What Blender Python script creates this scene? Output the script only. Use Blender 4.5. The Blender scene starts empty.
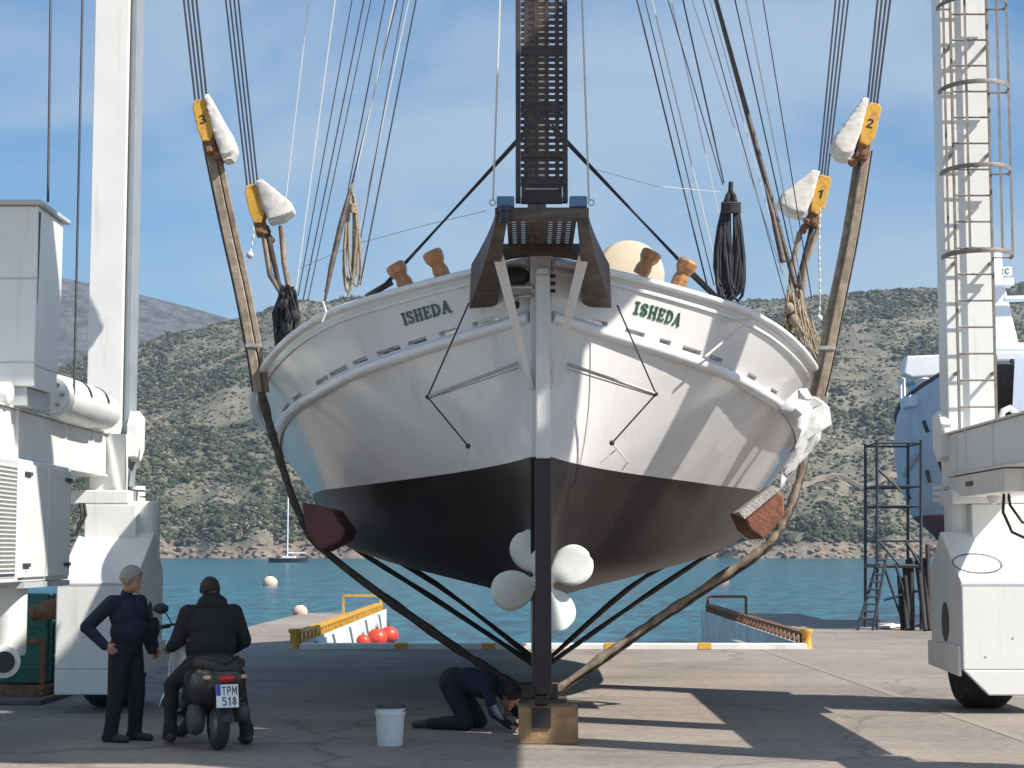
import bpy, bmesh, math, random
import numpy as np
from mathutils import Vector, Matrix

random.seed(7)
rng = np.random.default_rng(11)
C = bpy.context.scene.collection
V = Vector
PI = math.pi
rad = math.radians

# ------------------------------------------------------------------ camera
H, F = 1.75, 1800.0
PITCH = math.atan(167 / F)
YAW = math.atan(16 / F)
cd = bpy.data.cameras.new('camera')
cam = bpy.data.objects.new('camera', cd)
C.objects.link(cam)
bpy.context.scene.camera = cam
cd.sensor_width = 36
cd.lens = 36 * F / 1024
cd.clip_start = 0.1
cd.clip_end = 9000
cam.location = (0, 0, H)
cam.rotation_euler = (PI / 2 + PITCH, 0, YAW)
RC = Matrix.Rotation(YAW, 3, 'Z') @ Matrix.Rotation(PI / 2 + PITCH, 3, 'X')
RCI = RC.inverted()


def ray(px, py):
    return RC @ V(((px - 512) / F, (384 - py) / F, -1))


def P(px, py, Y):
    d = ray(px, py)
    return V((0, 0, H)) + d * (Y / d.y)


def G(px, py, z=0.0):
    d = ray(px, py)
    return V((0, 0, H)) + d * ((z - H) / d.z)


def proj(p):
    q = RCI @ (V(p) - V((0, 0, H)))
    return 512 - F * q.x / q.z, 384 + F * q.y / q.z


# ------------------------------------------------------------------ materials
M = {}


def mat(name, col, rough=0.6, var=0.15, scale=4.0, bump=0.0, bscale=40.0, metal=0.0,
        stain=None, stain_amt=0.0, stain_scale=(3, 3, 3), stain_lo=0.5, coat=0.0, spec=0.5, detail=4.0):
    m = bpy.data.materials.new(name)
    m.use_nodes = True
    nt = m.node_tree
    N, L = nt.nodes, nt.links
    b = N['Principled BSDF']
    b.inputs['Roughness'].default_value = rough
    b.inputs['Metallic'].default_value = metal
    b.inputs['Specular IOR Level'].default_value = spec
    b.inputs['Coat Weight'].default_value = coat
    tc = N.new('ShaderNodeTexCoord')
    n1 = N.new('ShaderNodeTexNoise')
    n1.inputs['Scale'].default_value = scale
    n1.inputs['Detail'].default_value = detail
    L.new(tc.outputs['Object'], n1.inputs['Vector'])
    r = N.new('ShaderNodeValToRGB')
    r.color_ramp.elements[0].position = 0.3
    r.color_ramp.elements[1].position = 0.7
    a = [max(0, c * (1 - var)) for c in col]
    z = [min(1, c * (1 + var)) for c in col]
    r.color_ramp.elements[0].color = (*a, 1)
    r.color_ramp.elements[1].color = (*z, 1)
    L.new(n1.outputs['Fac'], r.inputs['Fac'])
    out = r.outputs['Color']
    if stain:
        mp = N.new('ShaderNodeMapping')
        mp.inputs['Scale'].default_value = stain_scale
        L.new(tc.outputs['Object'], mp.inputs['Vector'])
        n2 = N.new('ShaderNodeTexNoise')
        n2.inputs['Scale'].default_value = 1.0
        n2.inputs['Detail'].default_value = 6
        n2.inputs['Roughness'].default_value = 0.65
        L.new(mp.outputs['Vector'], n2.inputs['Vector'])
        mr = N.new('ShaderNodeMapRange')
        mr.inputs['From Min'].default_value = stain_lo
        mr.inputs['From Max'].default_value = stain_lo + 0.2
        mr.inputs['To Max'].default_value = stain_amt
        L.new(n2.outputs['Fac'], mr.inputs['Value'])
        mx = N.new('ShaderNodeMix')
        mx.data_type = 'RGBA'
        L.new(mr.outputs['Result'], mx.inputs['Factor'])
        L.new(out, mx.inputs['A'])
        mx.inputs['B'].default_value = (*stain, 1)
        out = mx.outputs['Result']
    L.new(out, b.inputs['Base Color'])
    if bump:
        n3 = N.new('ShaderNodeTexNoise')
        n3.inputs['Scale'].default_value = bscale
        n3.inputs['Detail'].default_value = 5
        L.new(tc.outputs['Object'], n3.inputs['Vector'])
        bp = N.new('ShaderNodeBump')
        bp.inputs['Strength'].default_value = bump
        bp.inputs['Distance'].default_value = 0.02
        L.new(n3.outputs['Fac'], bp.inputs['Height'])
        L.new(bp.outputs['Normal'], b.inputs['Normal'])
    M[name] = m
    return m


mat('hull_white', (0.64, 0.63, 0.62), 0.16, 0.035, 1.5, 0.06, 5, stain=(0.46, 0.42, 0.37), stain_amt=0.4, stain_scale=(5, 5, 0.8), stain_lo=0.54)
mat('rail_white', (0.70, 0.72, 0.74), 0.22, 0.06, 6, 0.05, 20, stain=(0.5, 0.5, 0.48), stain_amt=0.3, stain_scale=(4, 4, 4))
mat('antifoul', (0.013, 0.0078, 0.009), 0.4, 0.3, 3, 0.15, 30, stain=(0.030, 0.0185, 0.018), stain_amt=0.5, stain_scale=(1.2, 1.2, 4), stain_lo=0.5)
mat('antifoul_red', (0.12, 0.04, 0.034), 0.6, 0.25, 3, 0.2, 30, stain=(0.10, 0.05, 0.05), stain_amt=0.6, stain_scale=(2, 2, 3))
mat('lift_white', (0.76, 0.765, 0.735), 0.36, 0.04, 2, 0.05, 9, stain=(0.44, 0.35, 0.26), stain_amt=0.42, stain_scale=(7, 7, 0.6), stain_lo=0.57)
mat('lift_grey', (0.50, 0.53, 0.55), 0.45, 0.08, 3, 0.05, 20, stain=(0.35, 0.33, 0.3), stain_amt=0.3, stain_scale=(6, 6, 0.9))
mat('strip_shade_grey', (0.27, 0.30, 0.33), 0.5, 0.08, 3, 0.05, 20)
mat('steel', (0.42, 0.41, 0.39), 0.45, 0.15, 10, 0.1, 40, metal=0.5, stain=(0.25, 0.15, 0.09), stain_amt=0.5, stain_scale=(8, 8, 4))
mat('dark_steel', (0.055, 0.06, 0.07), 0.5, 0.25, 10, 0.1, 40, stain=(0.12, 0.07, 0.04), stain_amt=0.4, stain_scale=(8, 8, 8))
mat('wire', (0.06, 0.063, 0.075), 0.5, 0.2, 20, metal=0.3)
mat('rope_white', (0.55, 0.54, 0.50), 0.8, 0.15, 60)
mat('rope_tan', (0.33, 0.26, 0.18), 0.9, 0.3, 40, 0.5, 90)
mat('rope_dark', (0.035, 0.035, 0.04), 0.85, 0.3, 40, 0.5, 90)
mat('sling', (0.30, 0.245, 0.18), 0.9, 0.25, 12, 0.5, 60, stain=(0.10, 0.08, 0.065), stain_amt=0.8, stain_scale=(6, 6, 2.5), stain_lo=0.48)
mat('sling_dark', (0.07, 0.055, 0.045), 0.9, 0.35, 14, 0.5, 60, stain=(0.2, 0.15, 0.1), stain_amt=0.5, stain_scale=(8, 8, 8), stain_lo=0.55)
mat('wood_dark', (0.074, 0.056, 0.045), 0.6, 0.3, 8, 0.25, 30, stain=(0.19, 0.14, 0.105), stain_amt=0.6, stain_scale=(3, 3, 14), stain_lo=0.5)
mat('wood_orange', (0.42, 0.20, 0.08), 0.4, 0.25, 14, 0.15, 40, stain=(0.2, 0.08, 0.03), stain_amt=0.6, stain_scale=(40, 40, 5), stain_lo=0.5)
mat('wood_block', (0.34, 0.20, 0.10), 0.8, 0.25, 7, 0.4, 40, stain=(0.12, 0.08, 0.05), stain_amt=0.7, stain_scale=(3, 9, 14), stain_lo=0.5)
mat('pad_red', (0.25, 0.10, 0.06), 0.8, 0.25, 8, 0.4, 30, stain=(0.15, 0.07, 0.05), stain_amt=0.7, stain_scale=(6, 6, 6))
mat('pad_grey', (0.45, 0.43, 0.40), 0.9, 0.2, 12, 0.5, 40)
mat('foam', (0.64, 0.62, 0.57), 0.9, 0.1, 14, 0.2, 30, stain=(0.45, 0.36, 0.25), stain_amt=0.5, stain_scale=(9, 9, 5), stain_lo=0.55)
mat('yellow', (0.66, 0.36, 0.045), 0.55, 0.15, 8, 0.1, 40, stain=(0.22, 0.11, 0.05), stain_amt=0.8, stain_scale=(9, 9, 9), stain_lo=0.5)
mat('rust_or_rail_shade', (0.22, 0.11, 0.06), 0.85, 0.35, 14, 0.4, 40)
mat('blue_box', (0.09, 0.17, 0.29), 0.35, 0.1, 6)
mat('glass_dark', (0.02, 0.025, 0.03), 0.08, 0.1, 6)
mat('black', (0.018, 0.018, 0.02), 0.5, 0.2, 12)
mat('rubber', (0.028, 0.027, 0.027), 0.8, 0.3, 10, 0.2, 60, stain=(0.1, 0.09, 0.08), stain_amt=0.5, stain_scale=(5, 5, 5))
mat('prop', (0.68, 0.71, 0.66), 0.45, 0.05, 5, 0.05, 20, stain=(0.5, 0.48, 0.36), stain_amt=0.35, stain_scale=(5, 5, 5))
mat('letter_green', (0.02, 0.085, 0.05), 0.4, 0.1, 5)
mat('letter_edge', (0.33, 0.40, 0.36), 0.4, 0.1, 5)
mat('cream', (0.55, 0.46, 0.32), 0.5, 0.06, 4)
mat('cloth_white', (0.62, 0.62, 0.61), 0.85, 0.06, 6, 0.6, 9)
mat('gang_wood', (0.045, 0.034, 0.030), 0.6, 0.3, 8, 0.25, 30, stain=(0.09, 0.07, 0.06), stain_amt=0.5, stain_scale=(3, 3, 14), stain_lo=0.55)
mat('green_paint', (0.02, 0.16, 0.12), 0.5, 0.2, 6, 0.1, 30, stain=(0.1, 0.08, 0.06), stain_amt=0.6, stain_scale=(9, 9, 4), stain_lo=0.52)
mat('blue_hull', (0.44, 0.52, 0.65), 0.4, 0.06, 1.0, 0.05, 10, stain=(0.22, 0.26, 0.34), stain_amt=0.4, stain_scale=(2, 2, 0.6))
mat('maroon', (0.13, 0.035, 0.045), 0.65, 0.25, 2, stain=(0.25, 0.18, 0.18), stain_amt=0.5, stain_scale=(3, 3, 3))
mat('cabin_white', (0.75, 0.77, 0.80), 0.4, 0.05, 3)
mat('cabin_blue', (0.56, 0.66, 0.80), 0.4, 0.08, 3)
mat('navy', (0.011, 0.014, 0.034), 0.9, 0.25, 20, 1.0, 11)
mat('jeans', (0.012, 0.0135, 0.02), 0.9, 0.3, 20, 1.0, 11)
mat('jacket', (0.008, 0.0085, 0.010), 0.85, 0.25, 20, 1.0, 11)
mat('trousers', (0.02, 0.021, 0.023), 0.9, 0.25, 20, 1.0, 11)
mat('skin', (0.33, 0.18, 0.125), 0.55, 0.1, 20)
mat('hair_grey', (0.26, 0.25, 0.235), 0.8, 0.25, 60, 0.6, 120)
mat('hair_black', (0.015, 0.013, 0.012), 0.7, 0.25, 60, 0.6, 120)
mat('shoe', (0.03, 0.027, 0.025), 0.6, 0.2, 20)
mat('scooter_dark', (0.02, 0.02, 0.022), 0.3, 0.1, 10, coat=0.3)
mat('scooter_silver', (0.55, 0.56, 0.57), 0.3, 0.05, 10, metal=0.3, coat=0.3)
mat('seat_black', (0.03, 0.028, 0.027), 0.65, 0.15, 20, 0.2, 80)
mat('lamp_red', (0.5, 0.02, 0.015), 0.2, 0.1, 20)
mat('lamp_amber', (0.7, 0.42, 0.22), 0.2, 0.1, 20)
mat('plate_white', (0.80, 0.81, 0.83), 0.4, 0.03, 20)
mat('plate_blue', (0.02, 0.06, 0.42), 0.4, 0.05, 20)
mat('bucket_white', (0.68, 0.70, 0.72), 0.45, 0.05, 8, stain=(0.35, 0.33, 0.3), stain_amt=0.5, stain_scale=(8, 8, 8), stain_lo=0.56)
mat('red_float', (0.75, 0.07, 0.035), 0.35, 0.08, 5)
mat('orange_float', (0.80, 0.26, 0.12), 0.5, 0.1, 5)
mat('pink_float', (0.72, 0.50, 0.40), 0.6, 0.12, 5, stain=(0.35, 0.2, 0.12), stain_amt=0.7, stain_scale=(2, 2, 2))
mat('kerb_white', (0.74, 0.73, 0.70), 0.8, 0.08, 2, 0.1, 20, stain=(0.4, 0.38, 0.33), stain_amt=0.5, stain_scale=(1.5, 1.5, 1.5), stain_lo=0.54)
mat('line_yellow', (0.31, 0.265, 0.19), 0.85, 0.15, 3, stain=(0.255, 0.225, 0.198), stain_amt=1.0, stain_scale=(3, 3, 3), stain_lo=0.34)
mat('pier_wall', (0.60, 0.60, 0.58), 0.85, 0.1, 1.5, 0.1, 10, stain=(0.28, 0.27, 0.24), stain_amt=0.6, stain_scale=(2, 2, 0.8), stain_lo=0.5)
mat('scaffold', (0.025, 0.035, 0.045), 0.55, 0.2, 8)
mat('ladder_steel', (0.23, 0.205, 0.18), 0.55, 0.2, 10, 0.1, 40, metal=0.2, stain=(0.13, 0.08, 0.05), stain_amt=0.6, stain_scale=(8, 8, 4))
mat('prop_dark', (0.035, 0.03, 0.028), 0.85, 0.3, 6, 0.2, 20)
mat('wood_grey', (0.14, 0.12, 0.105), 0.85, 0.25, 6, 0.2, 20)
mat('yacht_hull', (0.03, 0.035, 0.06), 0.3, 0.1, 2)


# ------------------------------------------------------------------ mesh builder
class MB:
    def __init__(self):
        self.v, self.f, self.m = [], [], []

    def add(self, vs, fs, mi=0):
        o = len(self.v)
        self.v += [tuple(p) for p in vs]
        self.f += [tuple(i + o for i in q) for q in fs]
        self.m += [mi] * len(fs)
        return self

    def box(self, c, s, R=None, mi=0):
        c = V(c)
        vs = []
        for x in (-.5, .5):
            for y in (-.5, .5):
                for z in (-.5, .5):
                    d = V((x * s[0], y * s[1], z * s[2]))
                    vs.append(c + (R @ d if R else d))
        return self.add(vs, [(0, 1, 3, 2), (4, 6, 7, 5), (0, 4, 5, 1), (2, 3, 7, 6), (0, 2, 6, 4), (1, 5, 7, 3)], mi)

    def span(self, lo, hi, mi=0):
        lo, hi = V(lo), V(hi)
        return self.box((lo + hi) / 2, hi - lo, None, mi)

    def bar(self, p0, p1, w, h=None, up=(0, 0, 1), mi=0, w1=None, h1=None):
        h = h or w
        p0, p1 = V(p0), V(p1)
        d = (p1 - p0).normalized()
        u = V(up)
        if abs(d.dot(u)) > 0.98:
            u = V((0, 1, 0))
        x = d.cross(u).normalized()
        z = x.cross(d).normalized()
        w1, h1 = w1 or w, h1 or h
        vs = [p0 + x * a * w / 2 + z * b * h / 2 for a, b in ((-1, -1), (1, -1), (1, 1), (-1, 1))]
        vs += [p1 + x * a * w1 / 2 + z * b * h1 / 2 for a, b in ((-1, -1), (1, -1), (1, 1), (-1, 1))]
        return self.add(vs, [(0, 3, 2, 1), (4, 5, 6, 7), (0, 1, 5, 4), (1, 2, 6, 5), (2, 3, 7, 6), (3, 0, 4, 7)], mi)

    def rings(self, rs, mi=0, closed=False, caps=True):
        n = len(rs[0])
        vs = [p for r in rs for p in r]
        fs = []
        k = len(rs)
        for i in range(k if closed else k - 1):
            for j in range(n):
                a, b = i * n, ((i + 1) % k) * n
                fs.append((a + j, a + (j + 1) % n, b + (j + 1) % n, b + j))
        if caps and not closed:
            fs.append(tuple(range(n - 1, -1, -1)))
            fs.append(tuple((k - 1) * n + j for j in range(n)))
        return self.add(vs, fs, mi)

    def tube(self, pts, r, n=6, mi=0, closed=False):
        pts = [V(p) for p in pts]
        k = len(pts)
        rs = r if isinstance(r, (list, tuple)) else [r] * k
        rings = []
        prev = None
        for i, p in enumerate(pts):
            if closed:
                d = pts[(i + 1) % k] - pts[i - 1]
            else:
                d = pts[min(i + 1, k - 1)] - pts[max(i - 1, 0)]
            d.normalize()
            if prev is None:
                u = V((0, 0, 1)) if abs(d.z) < 0.9 else V((1, 0, 0))
                x = d.cross(u).normalized()
            else:
                x = (prev - d * prev.dot(d)).normalized()
            prev = x
            y = d.cross(x)
            rings.append([p + (x * math.cos(2 * PI * j / n) + y * math.sin(2 * PI * j / n)) * rs[i] for j in range(n)])
        return self.rings(rings, mi, closed)

    def ribbon(self, pts, w, t, wd=(1, 0, 0), mi=0):
        """flat strap along pts, w wide along wd, t thick"""
        pts = [V(p) for p in pts]
        rings = []
        for i, p in enumerate(pts):
            d = (pts[min(i + 1, len(pts) - 1)] - pts[max(i - 1, 0)]).normalized()
            x = V(wd)
            x = (x - d * x.dot(d)).normalized()
            y = d.cross(x)
            ww = w[i] if isinstance(w, (list, tuple)) else w
            rings.append([p + x * a * ww / 2 + y * b * t / 2 for a, b in
                          ((-1, -.5), (-.8, -1), (.8, -1), (1, -.5), (1, .5), (.8, 1), (-.8, 1), (-1, .5))])
        return self.rings(rings, mi)

    def prism(self, poly, ax, a, b, mi=0):
        def mk(p, t):
            return {'x': (t, p[0], p[1]), 'y': (p[0], t, p[1]), 'z': (p[0], p[1], t)}[ax]
        n = len(poly)
        vs = [mk(p, a) for p in poly] + [mk(p, b) for p in poly]
        fs = [tuple(range(n)), tuple(range(2 * n - 1, n - 1, -1))] + [(i, i + n, (i + 1) % n + n, (i + 1) % n) for i in range(n)]
        return self.add(vs, fs, mi)

    def lathe(self, prof, base=(0, 0, 0), ax=(0, 0, 1), n=20, mi=0):
        base, d = V(base), V(ax).normalized()
        u = V((0, 0, 1)) if abs(d.z) < 0.9 else V((1, 0, 0))
        x = d.cross(u).normalized()
        y = d.cross(x)
        rings = [[base + d * h + (x * math.cos(2 * PI * j / n) + y * math.sin(2 * PI * j / n)) * max(r, 1e-4) for j in range(n)] for r, h in prof]
        return self.rings(rings, mi)

    def ball(self, c, r, n=14, m=9, R=None, mi=0):
        r = (r, r, r) if not isinstance(r, (tuple, list)) else r
        rings = []
        for i in range(m + 1):
            t = PI * (i / m)
            t = min(max(t, 0.02), PI - 0.02)
            ring = []
            for j in range(n):
                d = V((r[0] * math.sin(t) * math.cos(2 * PI * j / n), r[1] * math.sin(t) * math.sin(2 * PI * j / n), r[2] * math.cos(t)))
                ring.append(V(c) + (R @ d if R else d))
            rings.append(ring)
        return self.rings(rings, mi)

    def grid(self, rows, mi=0):
        n = len(rows[0])
        vs = [p for r in rows for p in r]
        fs = [(i * n + j, i * n + j + 1, (i + 1) * n + j + 1, (i + 1) * n + j) for i in range(len(rows) - 1) for j in range(n - 1)]
        return self.add(vs, fs, mi)

    def build(self, name, mats, parent=None, smooth=0, bevel=0, recalc=True):
        off = V((0, 0, 0))
        q = parent
        while q is not None:
            off += q.location
            q = q.parent
        me = bpy.data.meshes.new(name)
        me.from_pydata([tuple(V(p) - off) for p in self.v], [], self.f)
        if isinstance(mats, str):
            mats = [mats]
        for k in mats:
            me.materials.append(M[k])
        me.polygons.foreach_set('material_index', self.m)
        if recalc:
            bm = bmesh.new()
            bm.from_mesh(me)
            bmesh.ops.recalc_face_normals(bm, faces=bm.faces)
            bm.to_mesh(me)
            bm.free()
        if smooth:
            me.polygons.foreach_set('use_smooth', [True] * len(me.polygons))
            if smooth < 170:
                me.set_sharp_from_angle(angle=rad(smooth))
        o = bpy.data.objects.new(name, me)
        C.objects.link(o)
        if parent:
            o.parent = parent
        if bevel:
            bv = o.modifiers.new('bevel', 'BEVEL')
            bv.width = bevel
            bv.segments = 2
            bv.limit_method = 'ANGLE'
            bv.angle_limit = rad(40)
        return o


def tag(o, label=None, cat=None, group=None, kind=None):
    if label:
        o['label'] = label
    if cat:
        o['category'] = cat
    if group:
        o['group'] = group
    if kind:
        o['kind'] = kind
    return o


def thing(name, label, cat, loc=(0, 0, 0), group=None):
    o = bpy.data.objects.new(name, None)
    o.location = loc
    o.empty_display_size = 0.2
    C.objects.link(o)
    return tag(o, label, cat, group)


def jit(a):
    return random.uniform(-a, a)


def pchip(xs, ys):
    xs, ys = np.array(xs, float), np.array(ys, float)
    h = np.diff(xs)
    dl = np.diff(ys) / h
    d = np.zeros_like(xs)
    for i in range(1, len(xs) - 1):
        if dl[i - 1] * dl[i] > 0:
            w1, w2 = 2 * h[i] + h[i - 1], h[i] + 2 * h[i - 1]
            d[i] = (w1 + w2) / (w1 / dl[i - 1] + w2 / dl[i])
    d[0], d[-1] = dl[0], dl[-1]

    def fn(x):
        x = min(max(x, xs[0]), xs[-1])
        i = min(max(int(np.searchsorted(xs, x) - 1), 0), len(xs) - 2)
        t = (x - xs[i]) / h[i]
        return float((2 * t**3 - 3 * t**2 + 1) * ys[i] + (t**3 - 2 * t**2 + t) * h[i] * d[i] + (-2 * t**3 + 3 * t**2) * ys[i + 1] + (t**3 - t**2) * h[i] * d[i + 1])
    return fn


# ------------------------------------------------------------------ strokes lettering (2D bars in a 0..1 high box)
LET = {
    'I': (0.5, [((.25, 0), (.25, 1), .2), ((.02, .04), (.48, .04), .08), ((.02, .96), (.48, .96), .08)]),
    'S': (0.72, [((.62, .80), (.5, .94), .15), ((.5, .94), (.24, .94), .13), ((.24, .94), (.1, .8), .16), ((.1, .8), (.12, .62), .17), ((.12, .62), (.56, .42), .18),
                 ((.56, .42), (.62, .22), .17), ((.62, .22), (.5, .06), .16), ((.5, .06), (.22, .06), .13), ((.22, .06), (.08, .2), .15)]),
    'H': (0.86, [((.17, 0), (.17, 1), .18), ((.69, 0), (.69, 1), .18), ((.17, .5), (.69, .5), .11), ((.02, .04), (.34, .04), .07), ((.02, .96), (.34, .96), .07),
                 ((.54, .04), (.85, .04), .07), ((.54, .96), (.85, .96), .07)]),
    'E': (0.74, [((.17, 0), (.17, 1), .18), ((.02, .05), (.66, .05), .1), ((.02, .95), (.66, .95), .1), ((.17, .5), (.5, .5), .1), ((.66, .0), (.66, .25), .07), ((.66, .76), (.66, 1), .07), ((.5, .38), (.5, .62), .06)]),
    'D': (0.84, [((.17, 0), (.17, 1), .18), ((.02, .05), (.45, .05), .1), ((.02, .95), (.45, .95), .1), ((.45, .95), (.68, .76), .15), ((.68, .76), (.74, .5), .18), ((.74, .5), (.68, .24), .18), ((.68, .24), (.45, .05), .15)]),
    'A': (0.9, [((.12, 0), (.42, 1), .11), ((.42, 1), (.76, 0), .19), ((.24, .32), (.64, .32), .09), ((.0, .04), (.26, .04), .07), ((.6, .04), (.92, .04), .07)]),
    'T': (0.7, [((.35, 0), (.35, 1), .15), ((.02, .93), (.68, .93), .14)]),
    'P': (0.68, [((.12, 0), (.12, 1), .15), ((.12, .93), (.5, .93), .14), ((.5, .93), (.6, .72), .15), ((.6, .72), (.5, .5), .15), ((.5, .5), (.12, .5), .13)]),
    'M': (0.85, [((.1, 0), (.1, 1), .14), ((.75, 0), (.75, 1), .14), ((.1, .98), (.42, .3), .14), ((.42, .3), (.75, .98), .14)]),
    '5': (0.66, [((.58, .93), (.12, .93), .14), ((.12, .93), (.1, .55), .14), ((.1, .56), (.46, .58), .13), ((.46, .58), (.58, .36), .14), ((.58, .36), (.5, .1), .14), ((.5, .08), (.08, .07), .14)]),
    '1': (0.5, [((.3, 0), (.3, 1), .16), ((.3, .95), (.08, .76), .13)]),
    '8': (0.68, [((.3, .95), (.52, .76), .14), ((.52, .76), (.32, .54), .14), ((.32, .54), (.1, .76), .14), ((.1, .76), (.3, .95), .14), ((.32, .54), (.58, .27), .15), ((.58, .27), (.32, .05), .15), ((.32, .05), (.06, .27), .15), ((.06, .27), (.32, .54), .15)]),
    '2': (0.66, [((.08, .78), (.22, .94), .14), ((.22, .94), (.48, .92), .14), ((.48, .92), (.56, .7), .15), ((.56, .7), (.1, .08), .15), ((.06, .07), (.6, .07), .14)]),
    '3': (0.64, [((.06, .84), (.26, .95), .14), ((.26, .95), (.52, .8), .15), ((.52, .8), (.3, .54), .14), ((.3, .54), (.56, .28), .15), ((.56, .28), (.3, .05), .15), ((.3, .05), (.05, .16), .14)]),
    'J': (0.6, [((.45, .2), (.45, 1), .15), ((.45, .2), (.28, .05), .14), ((.28, .05), (.08, .18), .14)]),
    'R': (0.7, [((.12, 0), (.12, 1), .15), ((.12, .93), (.5, .93), .14), ((.5, .93), (.6, .74), .15), ((.6, .74), (.5, .52), .15), ((.5, .52), (.12, .52), .13), ((.36, .5), (.62, 0), .15)]),
    'C': (0.68, [((.6, .8), (.4, .94), .14), ((.4, .94), (.16, .8), .14), ((.16, .8), (.1, .5), .15), ((.1, .5), (.16, .2), .15), ((.16, .2), (.4, .06), .14), ((.4, .06), (.6, .2), .14)]),
}


def strokes(text, gap=0.16):
    out, x = [], 0.0
    for ch in text:
        w, st = LET[ch]
        for a, b, t in st:
            out.append(((a[0] + x, a[1]), (b[0] + x, b[1]), t))
        x += w + gap
    return out, x - gap


def text_mesh(mb, text, fmap, lift, mi=0, gap=0.16, grow=0.0, dx=0, dy=0, depth=0.006):
    """fmap(u in 0..1, v in 0..1, lift) -> world point; each stroke a thin raised plate"""
    st, W = strokes(text, gap)
    for k, (a, b, t) in enumerate(st):
        a, b = V((a[0], a[1])), V((b[0], b[1]))
        d = (b - a).normalized()
        nrm = V((-d.y, d.x))
        t = t / 2 + grow
        e = d * (t * 0.45 + grow * 0.5)
        lf = lift + 0.0004 * (k % 9)
        n = 3
        top = []
        for i in range(n + 1):
            q = (a - e).lerp(b + e, i / n)
            top.append([q + nrm * t, q - nrm * t])
        vs, fs = [], []
        for l in (lf, lf - depth):
            for pr in top:
                for q in pr:
                    vs.append(fmap((q.x + dx) / W, q.y + dy, l))
        m = 2 * (n + 1)
        for i in range(n):
            fs.append((2 * i, 2 * i + 1, 2 * i + 3, 2 * i + 2))
            fs.append((m + 2 * i, m + 2 * i + 2, m + 2 * i + 3, m + 2 * i + 1))
            fs.append((2 * i, 2 * i + 2, m + 2 * i + 2, m + 2 * i))
            fs.append((2 * i + 1, m + 2 * i + 1, m + 2 * i + 3, 2 * i + 3))
        fs.append((0, m, m + 1, 1))
        fs.append((2 * n, 2 * n + 1, m + 2 * n + 1, m + 2 * n))
        mb.add(vs, fs, mi)
#@@PART2
# ================================================================== SETTING
# --- quay with the slip cut out of it
QE = 32.6          # far edge of the quay
quay = MB().prism([(-90, -60), (90, -60), (90, 75), (22, 75), (12.3, 46.5), (7.6, 46.5), (7.6, 51), (4.88, 51), (4.88, QE), (-4.08, QE), (-4.08, 52), (-6.35, 51.4),
                   (-6.6, QE + 3), (-7.6, QE), (-90, QE)], 'z', -2.2, 0)
m = mat('concrete', (0.295, 0.252, 0.215), 0.85, 0.17, 0.35, 0.35, 25, stain=(0.165, 0.145, 0.13), stain_amt=0.8, stain_scale=(0.28, 0.5, 1), stain_lo=0.5, detail=9)
nt = m.node_tree
N, L = nt.nodes, nt.links
bs = N['Principled BSDF']
src = bs.inputs['Base Color'].links[0].from_socket
tc = N.new('ShaderNodeTexCoord')
# slab joints, cracks and small pale scuffs
vo = N.new('ShaderNodeTexVoronoi'); vo.feature = 'DISTANCE_TO_EDGE'; vo.inputs['Scale'].default_value = 0.23
nz = N.new('ShaderNodeTexNoise'); nz.inputs['Scale'].default_value = 1.3; nz.inputs['Detail'].default_value = 6
vm = N.new('ShaderNodeVectorMath'); vm.operation = 'MULTIPLY_ADD'
vm.inputs[1].default_value = (1.1, 1.1, 0)
L.new(tc.outputs['Object'], nz.inputs['Vector']); L.new(nz.outputs['Color'], vm.inputs[0]); L.new(tc.outputs['Object'], vm.inputs[2])
L.new(vm.outputs[0], vo.inputs['Vector'])
mr = N.new('ShaderNodeMapRange'); mr.inputs['From Max'].default_value = 0.012; mr.inputs['To Min'].default_value = 0.55; mr.inputs['To Max'].default_value = 0.0
L.new(vo.outputs['Distance'], mr.inputs['Value'])
mx = N.new('ShaderNodeMix'); mx.data_type = 'RGBA'
L.new(mr.outputs['Result'], mx.inputs['Factor']); L.new(src, mx.inputs['A']); mx.inputs['B'].default_value = (0.10, 0.09, 0.08, 1)
n4 = N.new('ShaderNodeTexNoise'); n4.inputs['Scale'].default_value = 9; n4.inputs['Detail'].default_value = 8; n4.inputs['Roughness'].default_value = 0.7
L.new(tc.outputs['Object'], n4.inputs['Vector'])
mr2 = N.new('ShaderNodeMapRange'); mr2.inputs['From Min'].default_value = 0.35; mr2.inputs['From Max'].default_value = 0.75; mr2.inputs['To Min'].default_value = 0.78; mr2.inputs['To Max'].default_value = 1.22
L.new(n4.outputs['Fac'], mr2.inputs['Value'])
mul = N.new('ShaderNodeMix'); mul.data_type = 'RGBA'; mul.blend_type = 'MULTIPLY'; mul.inputs['Factor'].default_value = 1
L.new(mx.outputs['Result'], mul.inputs['A']); L.new(mr2.outputs['Result'], mul.inputs['B'])
# slightly pinker poured slabs
bk = N.new('ShaderNodeTexVoronoi'); bk.inputs['Scale'].default_value = 0.12; bk.distance = 'CHEBYCHEV'
L.new(tc.outputs['Object'], bk.inputs['Vector'])
sep = N.new('ShaderNodeMapRange'); sep.inputs['To Min'].default_value = 0.85; sep.inputs['To Max'].default_value = 1.12
L.new(bk.outputs['Color'], sep.inputs['Value'])
mul2 = N.new('ShaderNodeMix'); mul2.data_type = 'RGBA'; mul2.blend_type = 'MULTIPLY'; mul2.inputs['Factor'].default_value = 1
L.new(mul.outputs['Result'], mul2.inputs['A']); L.new(sep.outputs['Result'], mul2.inputs['B'])
L.new(mul2.outputs['Result'], bs.inputs['Base Color'])
o = quay.build('quay', 'concrete'); tag(o, kind='structure')

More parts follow.
